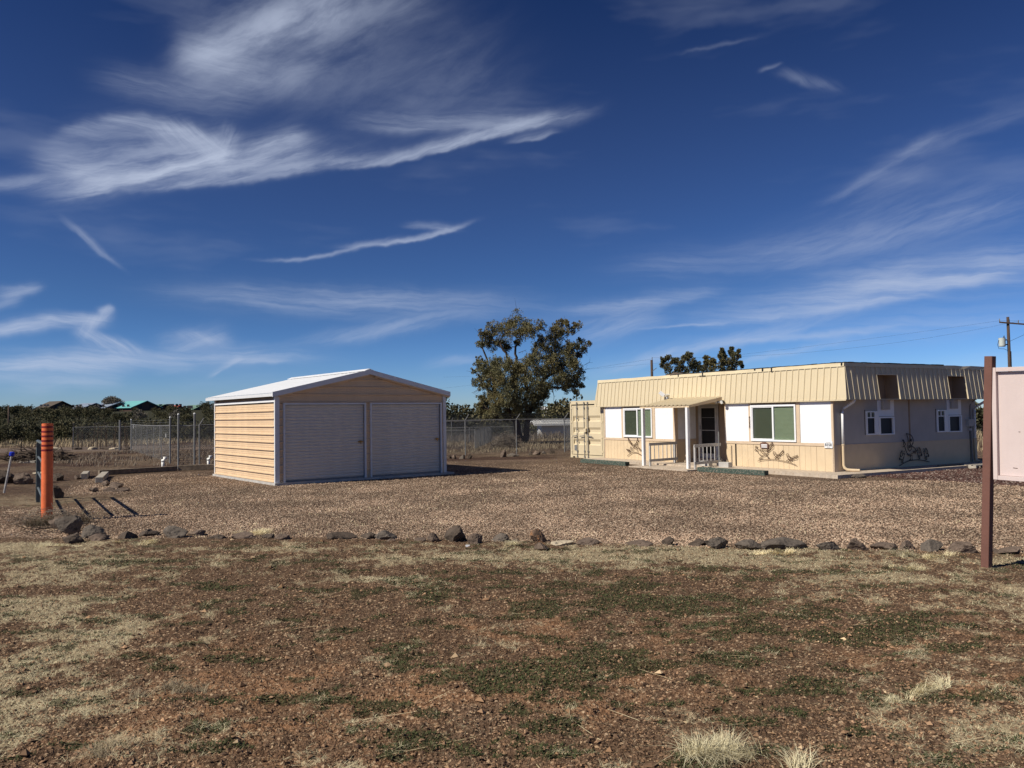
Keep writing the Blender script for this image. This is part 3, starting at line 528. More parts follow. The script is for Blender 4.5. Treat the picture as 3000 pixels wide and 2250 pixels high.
RL = ['upper of the two boulders stacked beside the orange bollard', 'lower dark boulder of the stack beside the orange bollard', 'upright boulder just right of the stacked pair by the bollard', 'low flat stone leaning in front of the upright boulder near the bollard',
 'wedge shaped dark boulder where the gate shadows end', 'slanting dark slab with grass against it, left of the biggest pitted boulder', 'large round pitted boulder in the left part of the border', 'brown flat rock behind the foot of the orange bollard',
 'low brown stone immediately right of the round pitted boulder', 'thin low slab second right of the pitted boulder', 'long low brown stone before the first gap of the border', 'narrow tilted stone with a black side, below the garage corner', 'flat grey stone ending the left half of the border',
 'long pitted stone that begins the middle run, after the widest gap', 'dark rough stone second in the middle run', 'rounded grey stone third in the middle run', 'tiny buried stone under the rounded grey one', 'low pale brown stone left of the peaked one below the second garage door', 'small peaked grey stone below the second garage door',
 'big dark twin lumped boulder in the middle of the border', 'sharp upright split stone with a white scrap at its foot', 'smooth flat topped grey stone right of the sharp upright one', 'small buried brown stone beside the flat topped grey one', 'tall rough rock with orange stains standing up from the border', 'crumbly brown rock lying in front of the orange stained one',
 'pale and black flat stone right of the orange stained rock', 'long low brown slab in the thick straw', 'half buried brown slab below the storage container', 'small round black rock below the storage container', 'small dark stone that starts the right hand run', 'peaked grey stone below the porch posts', 'broad grey stone with a black notch at its right end',
 'longest grey stone of the border with a white mark', 'low grey rounded stone right of the longest one', 'squarish block like grey boulder in the right hand run', 'low ridged stone right of the squarish boulder', 'slanted brown stone leaning on the ridged one', 'grey pitted stone second left of the sign post', 'wide brown rock nearest the left of the sign post', 'flat stone right of the sign post at the photo edge', 'small reddish stone just right of the sign post']
mtc = ['basalt_grey','basalt','basalt_grey','basalt_brown','basalt','basalt','basalt_grey','basalt_brown','basalt_brown','basalt','basalt_brown','basalt','basalt_brown','basalt','basalt','basalt_grey','basalt_brown','basalt_brown','basalt_brown','basalt','basalt_brown','basalt_grey','basalt_brown','stain_rock','basalt_brown','pale_rock','basalt_brown','basalt_brown','basalt','basalt','basalt_grey','basalt_grey','basalt_grey','basalt_grey','basalt_brown','basalt_brown','basalt_brown','basalt_grey','basalt_brown','basalt_brown','basalt_brown']
GR = 'stones bordering the gravel yard'
for i, (x, y, w, h) in enumerate(ROW):
    o = link('boulder', rockmesh(100+i, w*1.08, h*1.22, mtc[i], d=min(w, .34)*1.0), None, (x, y+min(w, .3)*.4, GZ-.02-h*.05), random.uniform(-.25, .25))
    if i == 0: o.location.z += .13
    if i == 20: o.rotation_euler[1] = R(-6)
    tag(o, RL[i], 'boulder', GR)
LEFTR = [(-15.88, 25.78, 0.67, 0.38), (-15.04, 25.26, 0.6, 0.32), (-14.68, 26.5, 0.38, 0.24), (-14.28, 27.05, 0.43, 0.14), (-11.38, 20.49, 0.30, 0.30), (-11.32, 22.21, 0.31, 0.13), (-10.98, 22.25, 0.43, 0.11), (-11.24, 23.34, 0.46, 0.16), (-10.53, 22.18, 0.35, 0.12), (-11.85, 24.0, 0.3, 0.14)]
LL = ['large dark boulder at the far left edge behind the capped stake', 'rounded brown boulder with a pale stone on it, left of the grey gate', 'black boulder just right of the bollard, on the far side of the grass', 'string of small dark stones right of the black boulder', 'round black rock directly right of the bollard', 'leftmost low rock of the small heap near the timbers', 'broad rock in the front of the small heap near the timbers', 'highest rock at the back of the small heap near the timbers', 'rightmost rock of the small heap near the timbers', 'small rock touching the short timber']
for i, (x, y, w, h) in enumerate(LEFTR):
    tag(link('boulder', rockmesh(200+i, w*1.1, h*1.35, 'basalt' if i in (0, 2, 4) else 'basalt_brown'), None, (x, y, GZ-.03), random.uniform(0, 3)), LL[i], 'boulder', 'rocks on the left of the yard')
tag(link('boulder', rockmesh(219, .42, .13, 'pale_rock'), None, (-14.7, 25.5, GZ+.24), .2), 'pale flat stone lying on the brown boulder left of the gate', 'boulder', 'rocks on the left of the yard')
BACKR = [(-2.86, 36.79, 0.25, 0.14), (-2.59, 36.15, 0.24, 0.19), (-2.24, 36.33, 0.32, 0.15), (-1.94, 36.25, 0.25, 0.19), (-0.45, 37.3, 0.33, 0.26), (-0.04, 37.8, 0.5, 0.15), (0.81, 38.83, 0.2, 0.16), (1.14, 39.07, 0.4, 0.19), (1.5, 39.64, 0.26, 0.14), (1.87, 39.88, 0.36, 0.22)]
BL = ['dark stone nearest the garage in the row under the fence', 'upright dark stone second from the garage under the fence', 'low brown stone third from the garage under the fence', 'dark and white mottled stone by the first fence post', 'tallest stone in the middle of the row under the fence', 'long low stone in the middle of the row under the fence', 'small stone right of the middle fence post', 'slanted slab right of the middle fence post', 'low stone second from the container under the fence', 'black topped stone nearest the container under the fence']
for i, (x, y, w, h) in enumerate(BACKR):
    tag(link('boulder', rockmesh(230+i, w*1.1, h*1.35, ['basalt', 'basalt_brown', 'basalt_grey'][i % 3]), None, (x, y, GZ-.03), random.uniform(0, 3)), BL[i], 'boulder', 'stones under the chain link fence')
tag(link('boulder', rockmesh(260, .42, .17, 'basalt_grey'), None, (9.72, 23.20, GZ-.02), .4), 'grey pitted rock beside the downspout outlet at the office corner', 'boulder')
b = MB().box(-.03, .03, -.02, .02, 0, .028); tag(b.build('paper_scrap', 'vinyl', None, (-.68, 12.0, float(height(np.array([-.68]), np.array([12.0]))[0]))), 'small white scrap lying at the foot of the sharp upright stone', 'litter')

# ------------------------------------------------------------ metal garage
GA = thing('metal_garage', 'tan metal two door garage with white roof and roll up doors', 'garage', (-6.741, 23.327, 0), R(37.4))
GW, GD, WH = 5.70, 5.37, 2.52
MB().box(-.06, GW+.28, -.10, GD+.1, -.14, -.03).build('slab', 'concrete_grey', GA)
def ribprof(p, x0, d=-1):      # siding panel profile: (depth, z) for one pitch, small ridges between two ribs
    return [(0, 0), (d*.042, .010), (d*.042, .034), (0, .050), (0, p*.42), (d*.006, p*.44), (d*.006, p*.50), (0, p*.52), (0, p*.68), (d*.006, p*.70), (d*.006, p*.76), (0, p*.78), (0, p)]
# left wall: panel between two ribs is a piece
PIT = .2255; zs = [-.03+i*PIT for i in range(11)]
me_side = None
for i, z in enumerate(zs[:-1]):
    top = min(PIT, 2.335-z)
    if me_side is None:
        me_side = MB().strip([(q, zz) for q, zz in ribprof(PIT, 0)], .04, GD-.03, axis='y').mesh('siding_panel', 'tan')
    if z+PIT <= 2.36: link('siding_panel', me_side, GA, (0, 0, z))
me = me_side.copy()
# open eave strip above the left siding and inner dark wall
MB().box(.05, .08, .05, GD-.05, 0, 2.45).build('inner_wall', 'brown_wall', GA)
MB().strip([(-.02, 2.27), (-.02, 2.33)], .04, GD-.03, axis='y').build('siding_edge', 'white_trim', GA)
MB().box(-.03, .02, GD-.04, GD+.02, -.03, 2.5).build('corner_trim', 'white_trim', GA)
MB().box(-.033, .10, -.035, .04, -.03, 2.5).build('corner_trim', 'grey_trim', GA)
MB().box(GW-.08, GW+.03, -.035, .04, -.03, 2.5).build('corner_trim', 'grey_trim', GA)
MB().box(GW-.02, GW, .04, GD, -.03, 2.45).build('right_wall', 'tan', GA)
MB().box(.03, GW-.03, GD-.02, GD, -.03, 2.45).build('rear_wall', 'tan', GA)
EAVE, PEAK, PX = 2.50, 3.17, 2.93
def rz_(x): return EAVE+.0+(PEAK-EAVE)*(1-abs(x-PX)/(PX+.0))
# front siding: piers and gable, one panel per pitch
piers = [(.10, .215), (2.835, 2.975), (5.565, 5.62)]
fp = {}
for a, b_ in piers:
    for i in range(10):
        z = -.03+i*PIT; top = min(PIT, 2.24-z)
        if top < .05: continue
        key = (a, round(top, 3))
        if key not in fp:
            pr = [(q, zz) for q, zz in ribprof(PIT, 0) if zz <= top+1e-6]; pr = pr if pr[-1][1] >= top-1e-6 else pr+[(0, top)]
            fp[key] = MB().strip(pr, a, b_, axis='x').mesh('siding_panel', 'tan')
        link('siding_panel', fp[key], GA, (0, 0, z))
z = 2.24; i = 0
while z < PEAK-.04:
    zt = min(z+PIT, PEAK-.02)
    def xr(zz):      # gable width at a height
        if zz <= EAVE: return (.10, GW-.08)
        f = (PEAK-zz)/(PEAK-EAVE); return (max(.10, PX-PX*f), min(GW-.08, PX+(PX)*f))
    mb = MB(); pr = [(q, zz) for q, zz in ribprof(PIT, 0) if z+zz <= zt+1e-6]; pr = pr if z+pr[-1][1] >= zt-1e-6 else pr+[(0, zt-z)]
    vs = []
    for t in (0, 1):
        for q, zz in pr: vs.append((xr(z+zz)[t], q, z+zz))
    n = len(pr); mb.add(vs, [(k, k+1, n+k+1, n+k) for k in range(n-1)]); mb.build('siding_panel', 'tan', GA); z += PIT
# roof: panels running from ridge to eave
OH = .14; OF = .10
def rp(x): return PEAK+.06-(abs(x-PX))*((PEAK-EAVE)/PX)
NP = 22; pw = (GD+.62+OF)/NP
for sd in (0, 1):
    x1 = -OH if sd == 0 else GW+OH*.98
    zr, ze = rp(PX), rp(x1)
    vs = []; fs = []
    prof = [(0, 0), (.02, .007), (.04, .007), (.06, 0), (pw*.5, 0), (pw, 0)]
    for (xx, zz) in ((PX, zr), (x1, ze)):
        for (q, h) in prof: vs.append((xx, q, zz+h))
    n = len(prof); mb = MB(); mb.add(vs, [(k, k+1, n+k+1, n+k) for k in range(n-1)]); vs2 = [(a, b2, c-.006) for a, b2, c in vs]
    mb.add(vs2, [(k+1, k, n+k, n+k+1) for k in range(n-1)]); rme = mb.mesh('roof_panel', 'white_roof')
    for k in range(NP): link('roof_panel', rme, GA, (0, -OF+k*pw, 0))
mb = MB(); mb.prism([(PX-.16, rp(PX-.16)+.02), (PX, rp(PX)+.035), (PX+.16, rp(PX+.16)+.02), (PX+.16, rp(PX+.16)+.03), (PX, rp(PX)+.055), (PX-.16, rp(PX-.16)+.03)], -OF-.02, GD+.60, axis='y'); mb.build('ridge_cap', 'white_roof', GA)
for a, b_ in ((-OH, PX), (PX, GW+OH)):      # rake trim on the front gable
    mb = MB(); za, zb = rp(a), rp(b_); vs = []
    for yy in (-OF-.045, -OF-.005):
        vs += [(a, yy, za-.12), (b_, yy, zb-.12), (b_, yy, zb+.022), (a, yy, za+.022)]
    mb.add(vs, [(0,1,2,3), (7,6,5,4), (0,4,5,1), (1,5,6,2), (2,6,7,3), (3,7,4,0)]); mb.build('rake_trim', 'grey_trim', GA)
    mb = MB(); vs = []
    for yy in (-OF-.005, -.0): vs += [(a+.2, yy, rp(a+.2)-.16), (b_, yy, zb-.16), (b_, yy, zb-.12), (a+.2, yy, rp(a+.2)-.12)]
    mb.add(vs, [(0,1,2,3), (7,6,5,4), (0,4,5,1), (1,5,6,2), (2,6,7,3), (3,7,4,0)]); mb.build('gable_rail', 'tan', GA)
mb = MB(); mb.box(-OH-.0, -OH+.03, -OF-.005, GD+.6, rp(-OH)-.10, rp(-OH)-.01); mb.build('eave_trim', 'grey_trim', GA)
mb = MB(); mb.box(.0, .045, .04, GD, 2.42, 2.50); mb.build('top_rail', 'galv', GA)
for (x0, x1, lab) in ((.215, 2.835, 0), (2.975, 5.565, 1)):
    dr = MB(); dr.box(x0, x0+.052, -.055, -.001, -.03, 2.24).box(x1-.052, x1, -.055, -.001, -.03, 2.24).box(x0+.052, x1-.052, -.055, -.001, 2.19, 2.24)
    dr.build('door_frame', 'grey_trim', GA)
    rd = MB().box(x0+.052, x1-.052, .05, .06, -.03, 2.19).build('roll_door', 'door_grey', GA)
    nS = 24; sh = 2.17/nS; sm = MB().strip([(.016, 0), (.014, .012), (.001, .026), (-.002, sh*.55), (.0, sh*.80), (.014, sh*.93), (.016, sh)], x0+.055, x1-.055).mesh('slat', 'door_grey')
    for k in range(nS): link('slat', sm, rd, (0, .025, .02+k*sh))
    MB().box(x0+.06, x1-.06, .015, .045, -.028, .02).build('bottom_bar', 'galv', rd)
    lx = x1-.18
    MB().box(lx-.07, lx+.09, -.012, .018, 1.05, 1.08).box(lx-.02, lx+.03, -.03, .018, 1.035, 1.095).tube([(lx+.01, -.02, 1.03), (lx+.01, -.02, .99)], .018, 6).build('latch', 'brass', rd)

# ------------------------------------------------------------ office building
HA = R(-59.6)
OB = thing('office_building', 'single storey cream and white office with ribbed metal mansard', 'office', (9.396, 24.046, 0), HA)
HL, HD = 11.13, 7.25
def HP(s, e): return (9.396-.506*s+.8625*e, 24.046+.8625*s+.506*e)
MB().box(-4.31, -.03, .035, HD-.03, 0, 3.0).build('wall_core', 'brown_wall', OB)
MB().box(-HL+.03, -6.86, .035, HD-.03, 0, 3.0).build('wall_core', 'brown_wall', OB)
MB().box(-6.858, -4.312, 1.03, HD-.03, 0, 3.0).build('wall_core', 'brown_wall', OB)
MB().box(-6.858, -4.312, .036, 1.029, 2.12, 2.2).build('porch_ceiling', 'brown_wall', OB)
def fbox(s0, s1, y0, y1, z0, z1): return MB().box(-s1, -s0, y0, y1, z0, z1)
for s0, s1 in ((.02, .618), (.622, 1.248), (1.252, 1.868), (1.872, 2.498), (2.502, 3.098), (3.102, 3.85), (3.90, 4.31), (6.86, 8.30), (8.304, 9.868), (9.872, 11.10)):
    mb = MB(); n = max(1, int((s1-s0)/.2)); w = (s1-s0)/n
    for k in range(n): mb.box(-s0-(k+1)*w+.006, -s0-k*w, .0, .033, 0.0, .74)
    mb.box(-s1, -s0, .012, .032, 0.0, .739); mb.build('siding_panel', 'ply', OB)
fbox(3.862, 3.89, -.02, .02, .02, .73).build('conduit', 'dark', OB)
for s0, s1 in ((.065, 1.19), (3.275, 4.31), (6.945, 7.945), (9.985, 11.05)): fbox(s0, s1, .0, .033, .83, 2.12).build('stucco_panel', 'stucco', OB)
for s0, s1 in ((-.005, .06), (1.195, 1.325), (3.165, 3.27), (4.312, 4.345), (6.83, 6.94), (7.95, 8.085), (9.835, 9.98), (11.055, 11.135)):
    fbox(s0, s1, -.014, .034, .832, 2.115).build('trim_board', 'trim', OB)
fbox(-.005, .05, -.013, .034, 0, .735).build('corner_board', 'trim', OB); fbox(11.08, 11.135, -.013, .034, 0, .735).build('corner_board', 'trim', OB)
fbox(-.006, 4.345, -.02, .03, .742, .829).build('belt_board', 'trim', OB); fbox(6.83, 11.136, -.02, .03, .742, .829).build('belt_board', 'trim', OB)
def front_window(s0, s1, z0, z1, smid):
    W0 = -s1; W1 = -s0; xm = -smid
    fr = MB().box(W0, W0+.055, -.05, .03, z0, z1).box(W1-.055, W1, -.05, .03, z0, z1).box(W0+.055, W1-.055, -.05, .03, z0, z0+.055).box(W0+.055, W1-.055, -.05, .03, z1-.055, z1).box(xm-.03, xm+.03, -.046, .03, z0+.055, z1-.055)
    wn = fr.build('window', 'vinyl', OB)
    for j, (a, b_) in enumerate(((W0+.055, xm-.03), (xm+.03, W1-.055))):
        if j == 0:
            MB().box(a, a+.03, -.035, .02, z0+.055, z1-.055).box(a+.03, b_, -.035, .02, z0+.055, z0+.085).box(a+.03, b_, -.035, .02, z1-.085, z1-.055).build('sash', 'vinyl', wn); a += .03
        MB().box(a, b_, -.018, -.014, z0+.056, z1-.056).build('pane', 'glass_pane', wn)
        bl = MB(); k = 26; dz = (z1-z0-.12)/k
        for i in range(k): z = z0+.06+i*dz; bl.add([(a, .012, z), (b_, .012, z), (b_, .0, z+dz*.92), (a, .0, z+dz*.92)], [(0, 1, 2, 3)])
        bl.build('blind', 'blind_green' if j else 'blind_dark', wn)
        MB().box(a, b_, .02, .034, z0+.056, z1-.056).build('backing', 'dark', wn)
front_window(1.33, 3.16, .845, 2.005, 2.23); front_window(8.09, 9.83, .87, 2.0, 8.97)
# porch recess
MB().box(-6.86, -6.835, .02, 1.03, .83, 2.12).build('recess_wall', 'stucco', OB); MB().box(-6.86, -6.833, .02, 1.03, 0, .74).build('recess_siding', 'ply', OB)
MB().box(-6.86, -6.825, .03, 1.03, .741, .829).build('belt_board', 'trim', OB); MB().box(-6.86, -6.81, .01, .09, .0, .739).box(-6.86, -6.81, .036, .10, .83, 2.11).build('corner_board', 'trim', OB)
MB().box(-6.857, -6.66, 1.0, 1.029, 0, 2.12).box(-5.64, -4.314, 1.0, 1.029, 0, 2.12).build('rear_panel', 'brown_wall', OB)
MB().box(-4.345, -4.312, .035, 1.0, 0, 2.12).build('recess_wall', 'ply', OB)
dr = MB().box(-6.66, -6.59, .96, 1.028, .1, 2.1).box(-5.71, -5.64, .96, 1.028, .1, 2.1).box(-6.59, -5.71, .96, 1.028, 2.03, 2.1).build('door_frame', 'rail', OB)
sd = MB().box(-6.588, -6.50, .95, .98, .13, 2.02).box(-5.80, -5.712, .95, .98, .13, 2.02).box(-6.50, -5.80, .95, .98, 1.95, 2.02).box(-6.50, -5.80, .95, .98, .13, .30).box(-6.50, -5.80, .955, .975, 1.13, 1.155).box(-6.50, -5.80, .96, .972, 1.60, 1.61).build('screen_door', 'rail', OB)
MB().box(-6.50, -5.80, .985, .995, .30, 1.95).build('screen', 'dark', sd); MB().box(-6.56, -6.53, .92, .95, 1.18, 1.32).build('handle', 'galv', sd)
MB().box(-6.66, -5.64, .80, 1.0, .02, .12).build('threshold', 'concrete', OB)
# mansard
ZB, ZT = 2.11, 3.08
bx0, bx1, by0, by1 = -HL-.52, .54, -.10, HD+.10
tx0, tx1, ty0, ty1 = -HL-.39, .415, .015, HD-.02
pm = .235
def pan(p):        # one pan with its rib, local: x along, y out (negative), bottom at z 0, slope in y
    mb = MB(); t = (ty0-by0); H_ = ZT-ZB; prof = [(0, 0), (.012, -.026), (.036, -.026), (.048, 0), (p*.5, 0), (p*.52, -.003), (p*.60, -.003), (p*.62, 0), (p, 0)]
    vs = []
    for zz, yy in ((0, 0), (H_, t)):
        for (a, q) in prof: vs.append((a, yy+q, zz))
    n = len(prof); return mb.add(vs, [(k, k+1, n+k+1, n+k) for k in range(n-1)])
nf = int(round((tx1-tx0)/pm)); pf = (tx1-tx0)/nf; pme = pan(pf).mesh('mansard_panel', 'cream')
for k in range(nf): link('mansard_panel', pme, OB, (tx0+k*pf, by0, ZB))
# corner wedges
MB().add([(tx1, by0, ZB), (bx1, by0, ZB), (tx1, ty0, ZT)], [(0, 1, 2)]).build('mansard_corner', 'cream', OB); MB().add([(tx0, by0, ZB), (bx0, by0, ZB), (tx0, ty0, ZT)], [(0, 1, 2)]).build('mansard_corner', 'cream', OB)
# right side with two cut outs
t_side = bx1-tx1; ys0, ys1 = ty0, by1-.03; ns = int(round((ys1-ys0)/pm)); psd = (ys1-ys0)/ns
def side_pan(p, z0, z1):
    prof = [(0, 0), (.010, .032), (.036, .032), (.048, 0), (p*.5, 0), (p*.52, .003), (p*.60, .003), (p*.62, 0), (p, 0)]; vs = []
    for zz in (z0, z1):
        off = -(zz-ZB)/(ZT-ZB)*t_side
        for (a, q) in prof: vs.append((off+q, a, zz-ZB))
    n = len(prof); return MB().add(vs, [(k+1, k, n+k, n+k+1) for k in range(n-1)])
cuts = ((1.42, 2.30), (5.02, 5.90)); zc = 2.84; full = side_pan(psd, ZB, ZT).mesh('mansard_panel', 'cream'); short = side_pan(psd, zc, ZT).mesh('mansard_panel', 'cream')
iscut = []
for k in range(ns):
    y = ys0+k*psd; c = any(a-.02 <= y+psd*.5 <= b_+.02 for a, b_ in cuts); iscut.append(c)
    link('mansard_panel', short if c else full, OB, (bx1, y, ZB))
MB().add([(bx1, by0, ZB), (bx1, ys0, ZB), (tx1, ys0, ZT)], [(0, 1, 2)]).build('mansard_corner', 'cream', OB)
MB().bar((bx1, by0-.002, ZB), (tx1, ty0-.002, ZT), .05, .012, upv=(0, 1, 0)).build('corner_cap', 'cream', OB)
MB().bar((bx0, by0-.002, ZB), (tx0, ty0-.002, ZT), .05, .012, upv=(0, 1, 0)).build('corner_cap', 'cream', OB)
runs = []; k = 0
while k < ns:
    if iscut[k]:
        j = k
        while j < ns and iscut[j]: j += 1
        runs.append((ys0+k*psd, ys0+j*psd)); k = j
    else: k += 1
for a, b_ in runs:   # boxed niches
    zo = -(zc-ZB)/(ZT-ZB)*t_side
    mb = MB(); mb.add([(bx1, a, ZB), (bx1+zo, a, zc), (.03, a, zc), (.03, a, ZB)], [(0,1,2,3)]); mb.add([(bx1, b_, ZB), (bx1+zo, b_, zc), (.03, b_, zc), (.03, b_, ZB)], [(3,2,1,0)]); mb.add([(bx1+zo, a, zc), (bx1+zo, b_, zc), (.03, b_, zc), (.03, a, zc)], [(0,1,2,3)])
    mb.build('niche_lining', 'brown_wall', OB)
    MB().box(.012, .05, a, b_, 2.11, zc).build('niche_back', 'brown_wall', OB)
    MB().bar((bx1+.012, a-.02, ZB), (bx1+zo+.012, a-.02, zc), .05, .02, upv=(0, 1, 0)).bar((bx1+.012, b_+.02, ZB), (bx1+zo+.012, b_+.02, zc), .05, .02, upv=(0, 1, 0)).box(bx1+zo, bx1+zo+.02, a-.04, b_+.04, zc, zc+.035).build('niche_trim', 'cream', OB)
MB().add([(tx0, by1, ZB), (bx1, by1, ZB), (tx1, ty1, ZT), (tx0, ty1, ZT)], [(0,1,2,3)]).add([(bx0, by0, ZB), (bx0, by1, ZB), (tx0, ty1, ZT), (tx0, ty0, ZT)], [(0,1,2,3)]).build('mansard_back', 'cream', OB)
ym = [0.036]+[v for r_ in runs for v in r_]+[HD+.09]
sf = MB().box(bx0+.02, bx1-.01, by0+.01, .0345, ZB+.004, ZB+.02)
for a, b_ in zip(ym[::2], ym[1::2]): sf.box(.001, bx1-.01, a, b_, ZB+.004, ZB+.02)
sf.box(bx0+.02, -HL, .0355, HD, ZB+.004, ZB+.02); sf.build('soffit', 'trim', OB)
MB().box(bx0-.004, bx1+.006, by0-.010, by0+.004, ZB-.035, ZB+.012).box(bx1-.004, bx1+.010, by0+.005, HD+.1, ZB-.012, ZB+.012).build('drip_edge', 'cream', OB)
fz = ZT+.105
def wavy(x0, x1, n=14, amp=.008): return [(x0+(x1-x0)*i/n, amp*math.sin(i*2.3+x0)) for i in range(n+1)]
mb = MB(); pts = wavy(tx0-.015, tx1+.015, 22)
for (a, wa), (b_, wb) in zip(pts, pts[1:]): mb.add([(a, ty0-.03+wa*.3, ZT-.01), (b_, ty0-.03+wb*.3, ZT-.01), (b_, ty0-.022+wb, fz+wb), (a, ty0-.022+wa, fz+wa), (b_, ty0+.03, fz+wb), (a, ty0+.03, fz+wa)], [(0,1,2,3), (3,2,4,5)])
mb.build('fascia', 'fascia', OB)
mb = MB(); pts = wavy(ty0-.03, HD, 16, .010)
for (a, wa), (b_, wb) in zip(pts, pts[1:]): mb.add([(tx1+.03, a, ZT-.01), (tx1+.03, b_, ZT-.01), (tx1+.02+wb, b_, fz+wb), (tx1+.02+wa, a, fz+wa), (tx1-.03, b_, fz+wb), (tx1-.03, a, fz+wa)], [(0,1,2,3), (3,2,4,5)])
mb.build('fascia', 'fascia', OB)
MB().box(tx0, tx1-.03, ty0+.03, HD, 3.0, fz-.03).build('roof_deck', 'membrane', OB)
mb = MB()
for i in range(44):      # torn tar strip along the roof edge
    a = -7.0+i*.17; b_ = a+.175; h1 = .012+.012*random.random(); mb.box(a, min(b_, tx1+.02), ty0-.030, ty0+.03, fz+.001-.006*random.random(), fz+h1)
for i in range(24):
    a = ty0+i*.2; mb.box(tx1-.02, tx1+.035, a, a+.205, fz-.004, fz+.016+.01*random.random())
for s_, w_, h_ in ((6.6, .05, .085), (5.35, .05, .10), (2.95, .06, .05), (2.62, .06, .10), (2.25, .05, .14), (.0-.36, .05, .09)): mb.box(-s_-w_/2, -s_+w_/2, ty0-.036, ty0-.026, fz-h_, fz+.002)
mb.box(-5.5, -5.2, ty0-.05, ty0-.028, ZT-.012, ZT+.004); mb.build('roofing_tar', 'tar', OB)
for i, (s_, r_) in enumerate(((7.05, .16), (6.75, .13), (7.35, .1), (6.3, .10))):
    link('roof_debris', rockmesh(300+i, r_*3.2, r_*1.3, 'basalt_brown'), OB, (-s_, .25, fz-.06), 0)
# right side wall
EP = .0
MB().box(-.03, .0, .036, HD-.001, .0, .775).build('side_siding', 'ply', OB)
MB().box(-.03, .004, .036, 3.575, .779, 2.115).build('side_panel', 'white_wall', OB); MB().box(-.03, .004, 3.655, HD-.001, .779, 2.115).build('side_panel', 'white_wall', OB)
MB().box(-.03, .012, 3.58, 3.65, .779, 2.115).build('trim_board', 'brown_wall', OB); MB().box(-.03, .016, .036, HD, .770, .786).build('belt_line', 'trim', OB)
MB().box(-.02, .018, -.013, .16, .0, .768).box(-.02, .018, HD-.14, HD, 0, .768).build('corner_board', 'trim', OB)
MB().box(-.02, .018, -.010, .05, .79, 2.11).build('corner_board', 'trim', OB)
for dy in (0, 3.56):
    a = 1.44+dy
    fr = MB().box(.005, .06, a, a+.06, 1.04, 1.76).box(.005, .06, a+.40, a+.60, 1.04, 1.76).box(.005, .06, a+.06, a+.40, 1.04, 1.08).box(.005, .06, a+.06, a+.40, 1.55, 1.58).box(.005, .06, a+.06, a+.40, 1.725, 1.76).box(.005, .058, a+.215, a+.245, 1.58, 1.725)
    fr.box(.005, .09, a+.60, a+.635, 1.03, 1.58).box(.005, .09, a+1.25, a+1.31, 1.03, 1.58).box(.005, .09, a+.635, a+1.25, 1.03, 1.065).box(.005, .09, a+.635, a+1.25, 1.54, 1.58)
    wn = fr.build('window', 'vinyl', OB)
    MB().box(.006, .03, a+.06, a+.40, 1.08, 1.55).build('pane', 'screen', wn); MB().box(.006, .028, a+.635, a+1.25, 1.065, 1.54).build('pane', 'screen', wn)
    MB().box(.006, .03, a+.06, a+.215, 1.58, 1.725).box(.006, .03, a+.245, a+.40, 1.58, 1.725).build('transom_pane', 'blind_dark', wn)
    MB().box(.005, .02, a+.60, a+1.40, 1.60, 2.09).build('repair_patch', 'vinyl', OB)
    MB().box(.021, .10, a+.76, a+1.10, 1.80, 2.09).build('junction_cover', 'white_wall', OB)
    MB().box(.005, .018, a-.01, a, 1.05, 1.80).build('window_gasket', 'dark', wn)
for e_ in (.34, 7.08):
    ds = MB().tube([(.50, e_, 2.10), (.44, e_, 2.03), (.12, e_, 1.86), (.06, e_, 1.78), (.06, e_, .79)], .042, 10); ds.build('downspout', 'paint_white', OB, smooth=True)
    MB().tube([(.06, e_, .785), (.06, e_, .19), (.075, e_+.01, .11), (.13, e_+.05, .055), (.22, e_+.12, .04), (.40, e_+.26, .035)] if e_ < 1 else [(.06, e_, .785), (.06, e_, .12), (.10, e_, .05), (.22, e_, .04)], .044, 10, cap=False).build('downspout_outlet', 'ply', OB, smooth=True)
    MB().tube([(.06, e_, .765), (.06, e_, .80)], .052, 10).build('pipe_collar', 'ply', OB)
    if e_ < 1: MB().tube([(.395, e_+.256, .035), (.401, e_+.261, .035)], .040, 10).build('outlet_mouth', 'dark', OB)
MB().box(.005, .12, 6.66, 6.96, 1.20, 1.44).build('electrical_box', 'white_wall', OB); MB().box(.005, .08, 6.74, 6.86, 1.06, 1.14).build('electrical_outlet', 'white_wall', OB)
MB().tube([(.03, 6.90, 1.44), (.03, 6.90, 1.90), (.10, 6.96, 2.05), (.2, 7.0, 2.11)], .018, 6).tube([(.03, 6.9, 1.2), (.03, 6.93, .02)], .022, 6).build('conduit_pipe', 'galv', OB)
MB().tube([(.05, 6.78, 1.06), (.06, 6.79, .5), (.05, 6.8, .01)], .010, 5).build('cable', 'cable', OB)
# canopy
cs0, cs1 = 4.40, 6.90; yb, zb_, yf, zf_ = -.085, 2.32, -1.55, 2.035
npan = 12; cw = (cs1-cs0)/npan; prof = [(0, 0), (cw*.28, 0), (cw*.38, .028), (cw*.62, .028), (cw*.72, 0), (cw, 0)]
mb = MB(); vs = []
for yy, zz in ((yb, zb_), (yf-.04, zf_)):
    for (a, q) in prof: vs.append((a, yy, zz+q))
n = len(prof); mb.add(vs, [(k, k+1, n+k+1, n+k) for k in range(n-1)]); mb.add([(a, b_, c-.005) for a, b_, c in vs], [(k+1, k, n+k, n+k+1) for k in range(n-1)]); cme = mb.mesh('canopy_panel', 'cream')
for k in range(npan): link('canopy_panel', cme, OB, (-cs1+k*cw, 0, 0))
MB().box(-cs1-.02, -cs0+.02, yf-.02, yf+.02, zf_-.065, zf_-.012).build('canopy_beam', 'ply', OB)
